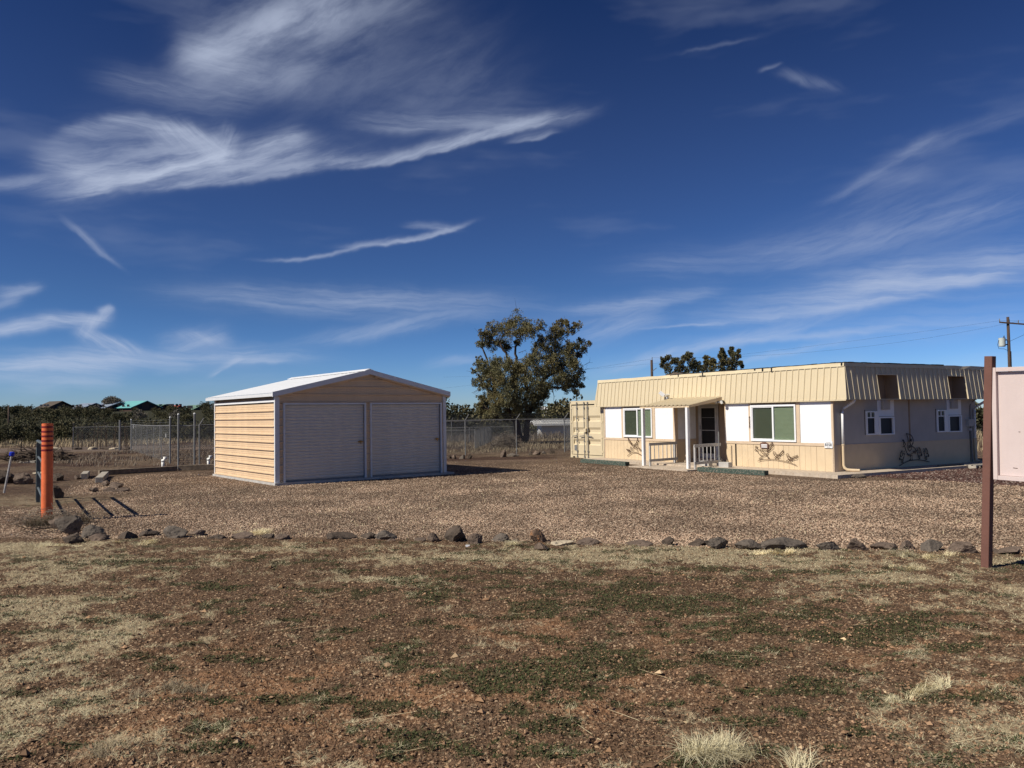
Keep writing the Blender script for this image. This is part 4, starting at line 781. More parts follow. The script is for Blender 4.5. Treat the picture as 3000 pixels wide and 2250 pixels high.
for s_ in (cs0, cs1):
    a = -s_; mb = MB(); vs = []
    for xx in (a-.02, a+.02): vs += [(xx, yb, zb_-.13), (xx, yf, zf_-.07), (xx, yf, zf_-.01), (xx, yb, zb_-.006)]
    mb.add(vs, [(0,1,2,3), (7,6,5,4), (0,4,5,1), (1,5,6,2), (2,6,7,3), (3,7,4,0)]); mb.build('canopy_rafter', 'ply', OB)
MB().box(-6.82, -6.72, yf-.05, yf+.05, -.12, zf_-.066).build('porch_post', 'paint_white', OB); MB().box(-4.54, -4.44, yf-.05, yf+.05, -.12, zf_-.066).build('porch_post', 'paint_white', OB)
# flood lights: pair above the canopy, pair under its right end
fl = MB().box(-7.13, -7.03, -.16, -.05, 2.33, 2.38).bar((-7.08, -.14, 2.37), (-7.20, -.26, 2.47), .03).bar((-7.08, -.14, 2.37), (-6.96, -.26, 2.40), .03).build('floodlight', 'vinyl', OB)
MB().bar((-7.17, -.22, 2.43), (-7.27, -.34, 2.57), .13, .13).build('lamp_head', 'vinyl', fl); MB().bar((-7.02, -.22, 2.385), (-6.74, -.40, 2.47), .14, .02).build('solar_panel', 'vinyl', fl); MB().bar((-6.86, -.30, 2.30), (-6.86, -.30, 2.42), .015).build('bracket', 'black_art', fl)
fl = MB().bar((-4.50, -.06, 2.16), (-4.40, -.22, 2.13), .05).build('floodlight', 'vinyl', OB)
for q in ((-4.44, -.30, 2.14), (-4.24, -.24, 2.13)):
    MB().tube([(q[0], q[1]+.10, q[2]+.03), (q[0], q[1], q[2])], [.035, .075], 12).build('lamp_head', 'black_art', fl); MB().tube([(q[0], q[1]-.001, q[2]), (q[0], q[1]-.012, q[2]-.003)], .062, 12).build('lens', 'lamp_glass', fl)

def text_mesh(txt, size, depth=.002, ext=0):
    cu = bpy.data.curves.new('t', 'FONT'); cu.body = txt; cu.size = size; cu.extrude = depth; cu.align_x = 'CENTER'; cu.align_y = 'CENTER'; cu.offset = ext
    o = bpy.data.objects.new('t', cu); COL.objects.link(o); dg = bpy.context.evaluated_depsgraph_get(); me = bpy.data.meshes.new_from_object(o.evaluated_get(dg)); bpy.data.objects.remove(o); me.materials.clear(); return me
def text_on_front(txt, size, s, z, y, mt, parent, name='numeral', ext=0, ry=0):
    me = text_mesh(txt, size, .002, ext); me.materials.append(M[mt]); o = bpy.data.objects.new(name, me); COL.objects.link(o); o.parent = parent
    o.rotation_euler = (R(90), R(ry), 0); o.location = (s, y, z); return o
def on_front(name, label, cat, s, z, y=-.02):
    x_, y_ = HP(s, y); return thing(name, label, cat, (x_, y_, z), HA)
hn = on_front('house_numbers', 'dark metal house numbers set vertically beside the right front window', 'house numbers', 3.215, 1.44)
for i, ch in enumerate('8358'):
    me = text_mesh(ch, .125, .004, .0035); me.materials.append(M['metal_art']); o = bpy.data.objects.new('numeral', me); COL.objects.link(o); o.parent = hn; o.rotation_euler = (R(90), 0, 0); o.location = (0, -.004, .15-i*.10)
pq = on_front('number_plaque', 'white house number plaque reading 8358 at the front corner', 'plaque', .16, .79, -.024)
MB().box(-.145, .145, -.012, 0, -.10, .10).build('plate', 'vinyl', pq, bevel=.006); text_on_front('8358', .12, 0, -.005, -.016, 'ink', pq, ext=.001)
MB().box(-.08, .08, -.0135, -.0125, .068, .075).box(-.05, .05, -.0135, -.0125, -.082, -.075).build('small_print', 'ink', pq)
bp = on_front('brown_plaque', 'small brown plaque with white lines below the right front window', 'plaque', 2.61, .715, -.03)
MB().prism([(-.17, -.075), (-.13, -.09), (.13, -.09), (.17, -.075), (.17, .06), (.12, .075), (.06, .10), (-.06, .10), (-.12, .075), (-.17, .06)], -.012, 0, axis='y').build('plate', 'plaque_brown', bp)
MB().box(-.12, .12, -.0145, -.0125, .01, .035).box(-.12, .12, -.0145, -.0125, -.03, -.006).box(-.12, .12, -.0145, -.0125, -.07, -.046).build('inscription', 'vinyl', bp); MB().tube([(0, -.0125, .062), (0, -.016, .062)], .016, 8).build('emblem', 'brass', bp)
# metal wall art from bent rod
def art(name, label, org, rz, polys, mt, ky=1.0, r=.008, y=-.03):
    t = thing(name, label, 'wall art', (org[0], org[1], org[2]), rz)
    for nm, pl in polys:
        mb = MB()
        for P in pl: mb.tube([(p[0], 0, p[1]*ky) for p in P], r, 5)
        mb.build(nm, mt, t)
    return t
# coordinates: metres from the left end of the perch; taken from the sizes of the figures
K = 1.56/830
def sc_(L): return [[((x-160)*K, (520-y)*K*.86+ (x-160)*K*.0) for x, y in p] for p in L]
big = sc_([[(165,300),(95,305),(120,285),(118,220),(160,225),(130,235),(150,260),(175,290),(240,290),(300,290),(370,305)], [(150,300),(180,360),(220,395),(290,410),(340,395)], [(225,290),(240,330),(290,370),(350,380),(400,350)], [(265,285),(280,325),(320,350),(365,355)], [(365,300),(390,330),(365,385)],
   [(370,300),(490,130)], [(375,310),(500,150)], [(385,320),(510,175)], [(385,335),(510,230)], [(490,130),(512,178),(510,232)], [(270,405),(265,450),(215,470),(210,495)], [(245,415),(250,435),(195,465),(200,495)], [(345,395),(385,430),(405,465)], [(360,385),(405,430),(425,462)], [(120,250),(160,235)], [(95,305),(130,295)]])
def chick(dx_, dy_, k=1.0): return [[(x+dx_, y+dy_) for x, y in p] for p in [[(495,345),(520,345),(515,315),(555,325),(545,350),(560,370),(625,375)], [(510,350),(540,400),(590,420),(645,420)], [(560,370),(600,400),(640,395)], [(625,375),(720,285)], [(625,385),(722,295)], [(620,400),(722,335)], [(720,280),(722,338)], [(600,380),(530,445)], [(590,420),(545,460)], [(595,420),(620,465)]]]
ch1 = sc_(chick(0, 0)); ch2 = sc_([[(775,365),(800,370),(800,340),(830,355),(820,385),(880,415)], [(790,380),(820,440),(860,460),(905,475)], [(830,400),(870,430)], [(880,420),(1015,365)], [(885,440),(1010,385)], [(880,460),(1000,430)], [(1015,365),(1000,432)], [(900,440),(785,480)], [(840,455),(880,515)], [(830,450),(790,490)]])
perch = sc_([[(160,520),(230,495),(330,480),(450,470),(560,472),(680,485),(800,505),(900,530),(990,560)]])
x_, y_ = HP(2.90, -.045)
art('bird_wall_art', 'rusty metal roadrunner with two chicks on a perch below the right front window', (x_, y_, .20), HA, [('large_bird', big), ('chick', ch1), ('chick', ch2), ('perch', perch)], 'metal_art', r=.008)
A2 = 1.10/250
lb = [[((x-780)*A2, (1075-y)*A2*.9) for x, y in p] for p in [[(805,890),(835,930),(880,965)], [(805,890),(820,940),(880,985)], [(812,905),(860,965)], [(880,975),(920,950),(935,920),(960,930),(945,945),(935,990),(900,1000),(880,985)], [(890,985),(905,960),(925,945)], [(905,990),(918,958),(935,935)], [(935,920),(940,895),(948,922)], [(880,990),(870,1030)], [(930,985),(935,1030)]]]
lc = [[((x-780)*A2, (1075-y)*A2*.9) for x, y in p] for p in [[(780,1010),(830,1030),(845,985),(858,1000),(850,1035),(815,1040),(780,1010)], [(800,1012),(832,1022)]]]
ld = [[((x-780)*A2, (1075-y)*A2*.9) for x, y in p] for p in [[(1010,1022),(970,1020),(950,985)], [(1010,1022),(975,1005),(950,985)]]]
lp = [[((x-780)*A2, (1075-y)*A2*.9) for x, y in p] for p in [[(795,1078),(840,1050),(880,1038),(930,1040),(970,1055),(1015,1075)]]]
x_, y_ = HP(9.67, -.045)
art('bird_wall_art', 'rusty metal running bird with chicks behind the left porch post', (x_, y_, .14), HA, [('large_bird', lb), ('chick', lc), ('chick', ld), ('perch', lp)], 'metal_art', r=.011)
def sp(cx, cy, r0, r1, a0, a1, n=14): return [(cx+(r0+(r1-r0)*i/n)*math.cos(R(a0+(a1-a0)*i/n)), cy-(r0+(r1-r0)*i/n)*math.sin(R(a0+(a1-a0)*i/n))) for i in range(n+1)]
K3 = 1.53/1240
def s3(L): return [[((x-420)*K3, (1190-y)*K3*.80) for x, y in p] for p in L]
q0 = s3([[(740,180),(790,330),(800,430),(780,560),(785,690),(850,750),(920,690),(935,600),(890,530),(870,440),(890,370)], [(740,180),(900,220),(980,300),(1010,400),(1000,500),(960,550)], sp(925, 410, 45, 10, 180, -250), sp(850, 610, 45, 10, 90, -320), [(930,570),(1080,670),(1110,760),(1070,840)], sp(1030, 790, 45, 10, 0, 400), [(660,600),(700,740),(770,840),(870,860),(970,820)], [(760,860),(850,900),(950,870)],
   sp(595, 400, 30, 8, -20, 300), [(620,400),(690,540),(620,580),(580,605)], [(620,400),(620,540),(650,600)], [(880,900),(880,1010),(830,1030)], [(940,880),(945,1030),(880,1040)]])
def qc(dx_, dy_, f=1): return s3([[(1240+f*(x-1240)+dx_, y+dy_) for x, y in p] for p in [[(1150,650),(1180,740),(1150,760),(1180,860),(1220,930),(1280,900)], [(1130,740),(1180,745)], [(1240,630),(1240,800),(1290,830),(1320,760),(1290,690),(1240,630)], sp(1330, 890, 40, 10, 90, -250, 10), [(1210,930),(1230,1000),(1190,1030)], [(1270,910),(1260,1030)], [(1310,780),(1355,890),(1330,930)]]])
q1, q2, q3 = qc(0, 0), qc(290, 40), qc(-700, 80, -1)
qp = s3([[(420,1190),(560,1130),(750,1070),(900,1045),(1100,1035),(1300,1050),(1500,1090),(1660,1130)]])
x_, y_ = 9.396+.8625*2.98+.506*.05, 24.046+.506*2.98-.8625*.05
art('quail_wall_art', 'black scrollwork quail family on an arched perch on the shaded right wall', (x_, y_, .05), R(30.4), [('large_bird', q0), ('chick', q1), ('chick', q2), ('chick', q3), ('perch', qp)], 'black_art', r=.012)

# slabs
def slab(name, pts, z0, z1, mt='concrete'):
    n = len(pts); MB().add([(*p, z0) for p in pts]+[(*p, z1) for p in pts], [tuple(range(n))[::-1], tuple(range(n, 2*n))]+[(i, (i+1)%n, n+(i+1)%n, n+i) for i in range(n)]).build(name, mt)['kind'] = 'structure'
slab('office_slab', [HP(-.85, -.95), HP(-.85, 7.9), HP(.0, 7.9), HP(.0, .0), HP(11.3, 0), HP(11.3, -.95)], -.18, -.002)
slab('office_floor', [HP(0.0, .003), HP(0, 7.2), HP(11.1, 7.2), HP(11.1, .003)], -.18, -.006)
slab('porch_ramp', [HP(4.0, -2.05), HP(4.0, -.953), HP(7.0, -.953), HP(7.0, -2.05)], -.2, -.055)
# railings
def railing(label, p0, p1):
    x0, y0 = HP(*p0); x1, y1 = HP(*p1); L = math.hypot(x1-x0, y1-y0); t = thing('porch_railing', label, 'railing', (x0, y0, -.1), math.atan2(y1-y0, x1-x0))
    MB().box(-.03, .03, -.03, .03, 0, .82).build('post', 'rail', t); MB().box(L-.04, L+.04, -.04, .04, .03, .82).build('post', 'rail', t)
    MB().box(-.10, L+.10, -.055, -.032, .76, .86).build('top_rail', 'rail', t); MB().box(-.10, L+.12, -.055, -.032, .20, .29).build('bottom_rail', 'rail', t)
    for k in range(5): MB().box(L*(k+1)/6-.012, L*(k+1)/6+.012, -.029, -.006, .22, .80).build('baluster', 'rail', t)
railing('grey wooden porch railing left of the white post, against the sunlit wall', (6.35, -1.62), (6.62, -.25)); railing('grey wooden porch railing in front of the dark screen door', (4.12, -1.60), (4.42, -.28))
def beam(name, label, cat, a, b_, w, h, mt, z=GZ):
    a = Vector((*a, 0)); b_ = Vector((*b_, 0)); L = (b_-a).length; d_ = b_-a
    mb = MB(); n = 8
    for i in range(n): pass
    mb.box(0, L, -w/2, w/2, 0, h)
    return tag(mb.build(name, mt, None, (a.x, a.y, z), math.atan2(d_.y, d_.x), bevel=.008), label, cat)
beam('timber', 'green painted wheel stop timber before the left front window', 'timber', HP(7.62, -1.62), HP(10.5, -1.58), .2, .17, 'green_wood', -.13)
beam('timber', 'green painted wheel stop timber before the right front window', 'timber', HP(1.25, -1.45), HP(3.85, -1.68), .2, .17, 'green_wood', -.13)
for (s_, e_, lb) in ((4.55, -.72, 'left concrete block of the two beside the porch'), (3.62, -.75, 'right concrete block of the two beside the porch')):
    x_, y_ = HP(s_, e_); tag(MB().box(-.2, .2, -.1, .1, 0, .17).build('concrete_block', 'concrete_grey', None, (x_, y_, -.004), HA+.1, bevel=.006), lb, 'concrete block')
x_, y_ = HP(4.10, -.55); us = thing('umbrella_stand', 'galvanised tripod pole stand by the porch corner', 'pole stand', (x_, y_, 0), HA)
MB().tube([(0, 0, .02), (0, 0, 1.15)], .022, 8).build('pole', 'galv', us)
MB().tube([(0, 0, .32), (0, 0, .36)], .04, 8).build('collar', 'galv', us)
for a in (200, 320, 80): MB().bar((0, 0, .34), (.38*math.cos(R(a)), .30*math.sin(R(a)), .01), .014).build('leg', 'galv', us)
x_, y_ = HP(6.5, .15); tag(MB().tube([(0, 0, .0), (.03, .0, .16), (.0, 0, .28)], [.05, .03, .01], 6).build('hose_hook', 'ply', None, (x_, y_, 0), 0), 'small curved tan object standing on the porch by the door', 'ornament')
gx, gy = 13.55, 26.0
gt = thing('metal_grate', 'low dark metal grate lying at the foot of the shaded wall', 'grate', (13.25, 25.6, -.09), R(30)); MB().box(0, 1.3, 0, .04, .10, .13).box(0, 1.3, .5, .54, .02, .05).build('frame', 'black_art', gt)
for k in range(9): MB().bar((.08+k*.14, .02, .11), (.08+k*.14, .52, .03), .012).build('bar', 'black_art', gt)
pl = thing('wood_pallet', 'broken light wooden pallet behind the office corner by the sign post', 'pallet', (14.5, 25.75, -.1), R(28))
for k in range(4): MB().box(0, 1.3, k*.16, k*.16+.10, .09, .115).build('board', 'weathered', pl)
for k in (0, .62, 1.22): MB().box(k, k+.06, 0, .6, 0, .088).build('runner', 'weathered', pl)

# ------------------------------------------------------------ shipping container
cr = HP(11.42, .18); CT = thing('shipping_container', 'cream shipping container with closed double doors beside the office', 'container', (cr[0], cr[1], -.09), HA)
CW, CH, CD = 2.44, 2.46, 6.0
MB().box(-CW, -CW+.10, .0, .12, 0, CH).box(-.10, 0, 0, .12, 0, CH).build('corner_post', 'cream', CT); MB().box(-CW+.10, -.10, .0, .1, CH-.15, CH).build('header', 'cream', CT); MB().box(-CW+.10, -.10, .0, .1, 0, .13).build('sill', 'cream', CT)
sw = MB(); n = 40
pr = []
for i in range(n): y = .12+i*(CD-.12)/n; s_ = (CD-.12)/n; pr += [(-CW+.035 if i % 2 else -CW+.002, y+s_*.15), (-CW+.035 if i % 2 else -CW+.002, y+s_*.85)]
sw.strip(pr, .1, CH-.08, axis='z'); sw.build('side_wall', 'cream', CT); MB().box(-.04, -.01, .12, CD, .1, CH-.05).build('side_wall', 'cream', CT); MB().box(-CW, 0, .1, CD, CH-.05, CH-.01).build('roof', 'cream', CT)
MB().box(-CW, -CW+.05, .12, CD, 0, .1).box(-CW, -CW+.05, .12, CD, CH-.08, CH-.051).box(-CW, 0, CD, CD+.05, 0, CH).build('side_rail', 'cream', CT)
MB().box(-CW+.101, -.101, .07, .08, .131, CH-.151).build('door_backing', 'dark', CT)
for j, (a, b_) in enumerate(((-CW+.13, -CW/2-.012), (-CW/2+.012, -.13))):
    z0, z1 = .155, CH-.20; pr = []; zz = [z0]
    bands = [(.56, .82), (1.06, 1.32), (1.56, 1.82)]
    pr = [(.035, z0)]
    for (p, q) in bands: pr += [(.035, p), (.035+.05, p+.05), (.035+.05, q-.10), (.035, q)]
    pr += [(.035, z1)]
    dd = MB().strip([(y-.02, z) for y, z in pr], a+.10, b_-.10).build('container_door', 'cream', CT)
    MB().box(a, a+.10, .005, .05, z0, z1).box(b_-.10, b_, .005, .05, z0, z1).box(a+.1, b_-.1, .010, .05, z0, z0+.06).box(a+.1, b_-.1, .010, .05, z1-.06, z1).build('door_frame', 'cream', dd)
    for rx in ((a+.42, b_-.12) if j == 0 else (a+.12, b_-.42)):
        if j == 1 and rx > a+.3: pass
        rod = MB().tube([(rx, -.03, .02), (rx, -.03, CH-.05)], .017, 7).build('lock_rod', 'galv', dd)
        for zq in (.06, .30, .72, 1.22, 1.70, 2.15, CH-.10): MB().box(rx-.035, rx+.035, -.045, .004, zq-.025, zq+.025).build('rod_bracket', 'galv', rod)
        MB().bar((rx, -.055, .96), (rx+(-.30 if j == 0 else .34), -.06, .93), .02, .035).build('rod_handle', 'galv', rod)
        if j == 1: break
    hx = a if j == 0 else b_
    for zq in (.30, .92, 1.55, 2.15): MB().box(hx-.07 if j == 0 else hx-.03, hx+.03 if j == 0 else hx+.07, -.015, .004, zq-.04, zq+.04).build('hinge', 'cream', dd)
MB().box(-CW/2-.12, -CW/2+.05, -.08, .0, 1.12, 1.27).build('lock_box', 'cream', CT); MB().box(-CW/2-.03, -CW/2+.04, -.06, -.02, 1.06, 1.118).build('padlock', 'dark', CT)
MB().box(-CW+.30, -CW+.48, -.002, .012, .32, .55).build('data_plate', 'galv', CT)
for zq in (.0, CH-.12): MB().box(-CW-.003, -CW+.12, -.004, .13, zq, zq+.12).build('corner_casting', 'cream', CT)
MB().box(-CW+.02, -CW+.07, -.006, -.003, CH-.09, CH-.03).box(-CW+.18, -CW+.34, -.003, .0, .005, .06).build('casting_hole', 'dark', CT)

# ------------------------------------------------------------ sign on the right
sg = thing('notice_board', 'blank pink notice board framed beside a tall brown post', 'sign', (5.62, 9.84, -.14), R(-58))
for k in (0, 2.55):
    o = MB().box(k-.046, k+.046, -.046, .046, 0, 2.56).build('post', 'sign_post', sg, bevel=.004); o.rotation_euler = (0, R(3.0), 0); o.location.x = -.0
x0 = .115
for nm, mt_n, bb in (('panel', 'sign_panel', (x0+.05, 2.44, .015, .035, 1.14, 2.36)), ('frame_board', 'sign_panel', (x0, x0+.049, -.030, .035, 1.09, 2.41)), ('frame_board', 'sign_panel', (x0+.051, 2.44, -.030, .014, 1.09, 1.139)), ('frame_board', 'sign_panel', (x0+.051, 2.44, -.030, .014, 2.361, 2.41))):
    o = MB().box(*bb).build(nm, mt_n, sg, bevel=.002); o.rotation_euler = (0, R(1.0), 0); o.location.z = .01
for i, (u_, z_, l_, a_) in enumerate(((.52, 2.12, .035, 40), (.60, 2.09, .03, 55), (.36, 1.66, .02, 0), (.46, 1.665, .09, 3), (.66, 1.58, .03, 80), (.30, 1.24, .05, 5), (.48, 1.16, .10, 2), (.9, 1.9, .05, 30), (1.3, 1.5, .06, 70))):
    o = MB().box(-l_/2, l_/2, -.0015, .0, -.0035, .0035).build('scratch', 'metal_art', sg, (x0+u_-.05, .0145, z_)); o.rotation_euler = (0, R(a_), 0)
# ------------------------------------------------------------ bollard, gate, stake
bl = thing('orange_bollard', 'orange pipe bollard with six dark red rings near the left edge', 'bollard', (-8.87, 15.64, GZ))
MB().tube([(0, 0, -.05), (0, 0, 1.86)], .098, 28).build('pipe', 'orange', bl, smooth=False)
for i in range(6): z = 1.80-i*.088; MB().tube([(0, 0, z-.018), (0, 0, z+.018)], .0995, 28, cap=False).build('ring', 'darkred', bl)
MB().tube([(0, 0, 1.861), (0, 0, 1.868)], .09, 20).build('cap', 'orange', bl)
gt = thing('steel_gate', 'dark grey tube gate standing open behind the orange bollard', 'gate', (-11.50, 19.86, GZ), math.atan2(15.75-19.86, -8.98+11.50))
L = 4.75; MB().tube([(0, 0, .02), (0, 0, 1.28), (.10, 0, 1.44), (L, 0, 1.47)], .035, 10).build('frame', 'gate', gt, smooth=True)
for z in (.36, .72, 1.08): MB().tube([(0, 0, z), (L, 0, z)], .026, 8).build('rail', 'gate', gt, smooth=True)
MB().box(.62, .72, -.04, .04, .02, 1.44).build('upright', 'gate', gt); MB().tube([(L, 0, .02), (L, 0, 1.47)], .035, 10).build('upright', 'gate', gt)
st = thing('survey_stake', 'leaning clear plastic stake with a blue cap at the left edge', 'stake', (-13.75, 22.2, GZ)); st.rotation_euler = (0, R(11), 0)
MB().tube([(0, 0, -.05), (0, 0, 1.0)], .028, 8).build('shaft', 'stake', st); MB().tube([(0, 0, 1.0), (0, 0, 1.02), (0, 0, 1.10), (0, 0, 1.12)], [.04, .065, .065, .045], 10).build('cap', 'blue', st)

# timbers on the left
beam('timber', 'long weathered timber edging running toward the garage', 'timber', (-14.5, 28.75), (-12.6, 30.75), .18, .18, 'old_wood'); beam('timber', 'dark timber edging ending behind the garage corner', 'timber', (-12.55, 30.8), (-9.6, 31.7), .18, .2, 'old_wood')
beam('timber', 'short pale timber lying across the end of the long edging', 'timber', (-12.75, 25.3), (-13.95, 28.1), .22, .17, 'weathered'); beam('timber', 'stub of grey timber at the corner of the edging', 'timber', (-14.1, 27.0), (-14.75, 28.4), .20, .18, 'weathered')
for (x, y, lb) in ((-13.6, 31.9, 'white plastic vent pipe nearer the gate leaf'), (-12.05, 32.5, 'white plastic vent pipe nearer the garage')):
    v = thing('vent_pipe', lb, 'vent pipe', (x, y, GZ), R(random.uniform(-10, 10)), 'white vent pipes behind the timbers')
    MB().tube([(0, 0, -.03), (0, 0, .30)], .055, 12).build('pipe', 'pvc', v, smooth=True); MB().tube([(0, 0, .28), (0, 0, .36), (.04, 0, .42), (.14, 0, .43)], [.066, .066, .066, .05], 12).build('elbow', 'pvc', v, smooth=True)
def brushpile(name, label, cat, x, y, rx, ry, h, n, mt, r=.008, seed=0, z=None, par=None):
    rs = random.Random(seed); mb = MB()
    for i in range(n):
        a = rs.uniform(0, 6.28); q = rs.random()**.5; p = Vector((rx*q*math.cos(a), ry*q*math.sin(a), rs.uniform(0, h)*(1-q*.7))); d_ = Vector((rs.gauss(0, 1)*rx, rs.gauss(0, 1)*ry, rs.gauss(0, .5)*h)).normalized()*rs.uniform(.15, .5)*max(rx, h)
        mid = p+d_*.5+Vector((rs.gauss(0, .04), rs.gauss(0, .04), rs.gauss(0, .04))); e_ = p+d_
        for v in (p, mid, e_): v.z = max(v.z, .005)
        mb.tube([p, mid, e_], [r, r*.8, r*.3], 3, cap=False)
    return tag(mb.build(name, mt, par, (x, y, GZ if z is None else z)), label, cat)
brushpile('tumbleweed', 'dried tumbleweed tangled round the foot of the orange bollard', 'tumbleweed', -8.6, 15.35, .75, .35, .38, 260, 'bare_brush', .0045, 1)
brushpile('dead_branches', 'thin dark branches lying between the bollard and the first boulders', 'branches', -7.9, 14.4, .7, .45, .14, 40, 'bark', .009, 2)
brushpile('branch_pile', 'pile of dark cut branches behind the grey gate', 'branch pile', -23.5, 40.5, 1.6, .7, .75, 320, 'bark', .035, 3)
brushpile('log_litter', 'pale split wood lying at the edge of the branch pile', 'branches', -22.2, 38.2, 1.0, .4, .10, 14, 'weathered', .05, 4)
brushpile('tumbleweed', 'large brown tumbleweed heap caught behind the fence beside the big tree', 'tumbleweed', -.45, 47.0, .75, .5, 1.05, 900, 'bare_brush', .010, 5)
for i, (x, y) in enumerate(((-29.5, 55.6), (-28.3, 55.2), (-27.4, 55.0), (-26.4, 54.4), (-25.6, 54.2), (-31.5, 56.4))):
    t = thing('dead_sapling', ['bare stalks at the left end of the row beyond the road', 'bare stalks second from the left beyond the road', 'thickest clump of bare stalks beyond the road', 'bare stalks between the thickest clump and the lone post', 'bare stalks nearest the lone fence post', 'single thin bare stalk far left of the row'][i], 'dead sapling', (x, y, GZ), group='row of dead saplings beyond the dirt road')
    rs = random.Random(50+i)
    for k in range(1 if i == 5 else 4):
        h = rs.uniform(.9, 1.9); a = rs.uniform(-.2, .2); bx = rs.uniform(-.35, .35); mb = MB().tube([(bx, 0, 0), (bx+a*.4, 0, h*.5), (bx+a*.9, .05, h)], [.035, .022, .01], 4)
        for j in range(5): z = h*rs.uniform(.3, .9); mb.tube([(bx+a*.5, 0, z), (bx+a*.5+rs.uniform(-.25, .25), 0, z+rs.uniform(.1, .3))], [.01, .004], 3)
        mb.build('stem', 'bark', t)
    link('root_rubble', rockmesh(400+i, .7, .22, 'pale_rock' if i % 2 else 'basalt'), t, (.2, -.3, -.03))

# ------------------------------------------------------------ chain link fences
def linkmesh(L, z0, z1, sp_=.075, w=.006, zt=None):      # two families of thin diagonal wires in the x-z plane
    V = []; F = []; H_ = z1-z0; n = int((L+H_)/sp_)
    for fam in (1, -1):
        for i in range(n+1):
            x0 = -H_+i*sp_; a = max(x0, 0); b_ = min(x0+H_, L)
            if b_ <= a: continue
            za = z0+(a-x0); zb2 = z0+(b_-x0)
            if fam < 0: A = (L-a, za); B = (L-b_, zb2)
            else: A = (a, za); B = (b_, zb2)
            o = len(V); y = .003*fam; q = w*.5
            V += [(A[0]-q, y, A[1]+q*fam), (A[0]+q, y, A[1]-q*fam), (B[0]+q, y, B[1]-q*fam), (B[0]-q, y, B[1]+q*fam), (A[0], y+w*.7*fam, A[1]), (B[0], y+w*.7*fam, B[1])]
            F += [(o, o+1, o+2, o+3), (o+1, o+4, o+5, o+2), (o+4, o, o+3, o+5)]
    return V, F
def fence(label, pts, H_, arms=True, low=False, name='chain_link_fence', zb=GZ, mesh=True, sp_=.075, w=.006, mid=False, bot=0.05):
    x0, y0 = pts[0]; x1, y1 = pts[-1]; ang = math.atan2(y1-y0, x1-x0); L = math.hypot(x1-x0, y1-y0)
    t = thing(name, label, 'fence', (x0, y0, zb), ang)
    for (px, py) in pts:
        q = math.hypot(px-x0, py-y0)
        MB().tube([(q, 0, -.1), (q, 0, H_+.03)], .030, 8).build('post', 'galv', t)
        if arms: MB().bar((q, 0, H_), (q+.10, -.28, H_+.28), .028).build('wire_arm', 'galv', t)
    MB().tube([(0, 0, H_), (L, 0, H_)], .021, 6).build('top_rail', 'galv', t)
    if mid: MB().tube([(0, 0, H_*.5), (L, 0, H_*.5)], .018, 6).build('middle_rail', 'galv', t)
    if mesh:
        V, F = linkmesh(L, bot, H_, sp_, w); MB().add(V, F).build('wire_mesh', 'wire', t)['kind'] = 'stuff'
    if arms:
        for f in (.4, .7, 1.0): MB().tube([(0, -.28*f, H_+.28*f), (L*.5, -.28*f, H_+.28*f-.04), (L, -.28*f, H_+.28*f)], .004, 4).build('barbed_wire', 'wire', t)
    return t
fence('chain link fence with barbed wire arms between the garage and the container', [(-4.85, 38.5), (-2.32, 39.54), (.19, 40.3), (2.6, 41.2)], 1.68, sp_=.085, w=.006)
fence('chain link fence corner run going back beside the container', [(2.6, 41.2), (5.5, 52), (8.5, 62)], 1.68, arms=False, sp_=.09, w=.006)
fence('far chain link fence line beyond the big tree', [(-30, 56), (-24.5, 57), (-19.98, 57.5), (-15, 58.5), (-9.5, 59.5), (-4.5, 60.5), (1, 61.5), (5, 62), (9, 63)], 1.6, zb=-.2, sp_=.12, w=.008)
fence('long side run of chain link fence from the gate back behind the garage', [(-12.6, 33.0), (-8.5, 35.6), (-4.85, 38.5)], 1.68, arms=True, sp_=.085)
for (lb, a, b_) in (('low pipe fence nearer the yard, left of the big tree', (-5.5, 44.9), (-2.08, 45.4)), ('low pipe fence running back to the tumbleweed heap', (-2.08, 45.4), (-1.5, 57.3)), ('low pipe fence farthest back, left of the big tree', (-6.5, 55.6), (.6, 56.4))):
    L = math.hypot(b_[0]-a[0], b_[1]-a[1]); n = max(2, int(L/2.4)+1); fence(lb, [(a[0]+(b_[0]-a[0])*i/(n-1), a[1]+(b_[1]-a[1])*i/(n-1)) for i in range(n)], 1.10, arms=False, name='pipe_fence', sp_=.09, w=.006)
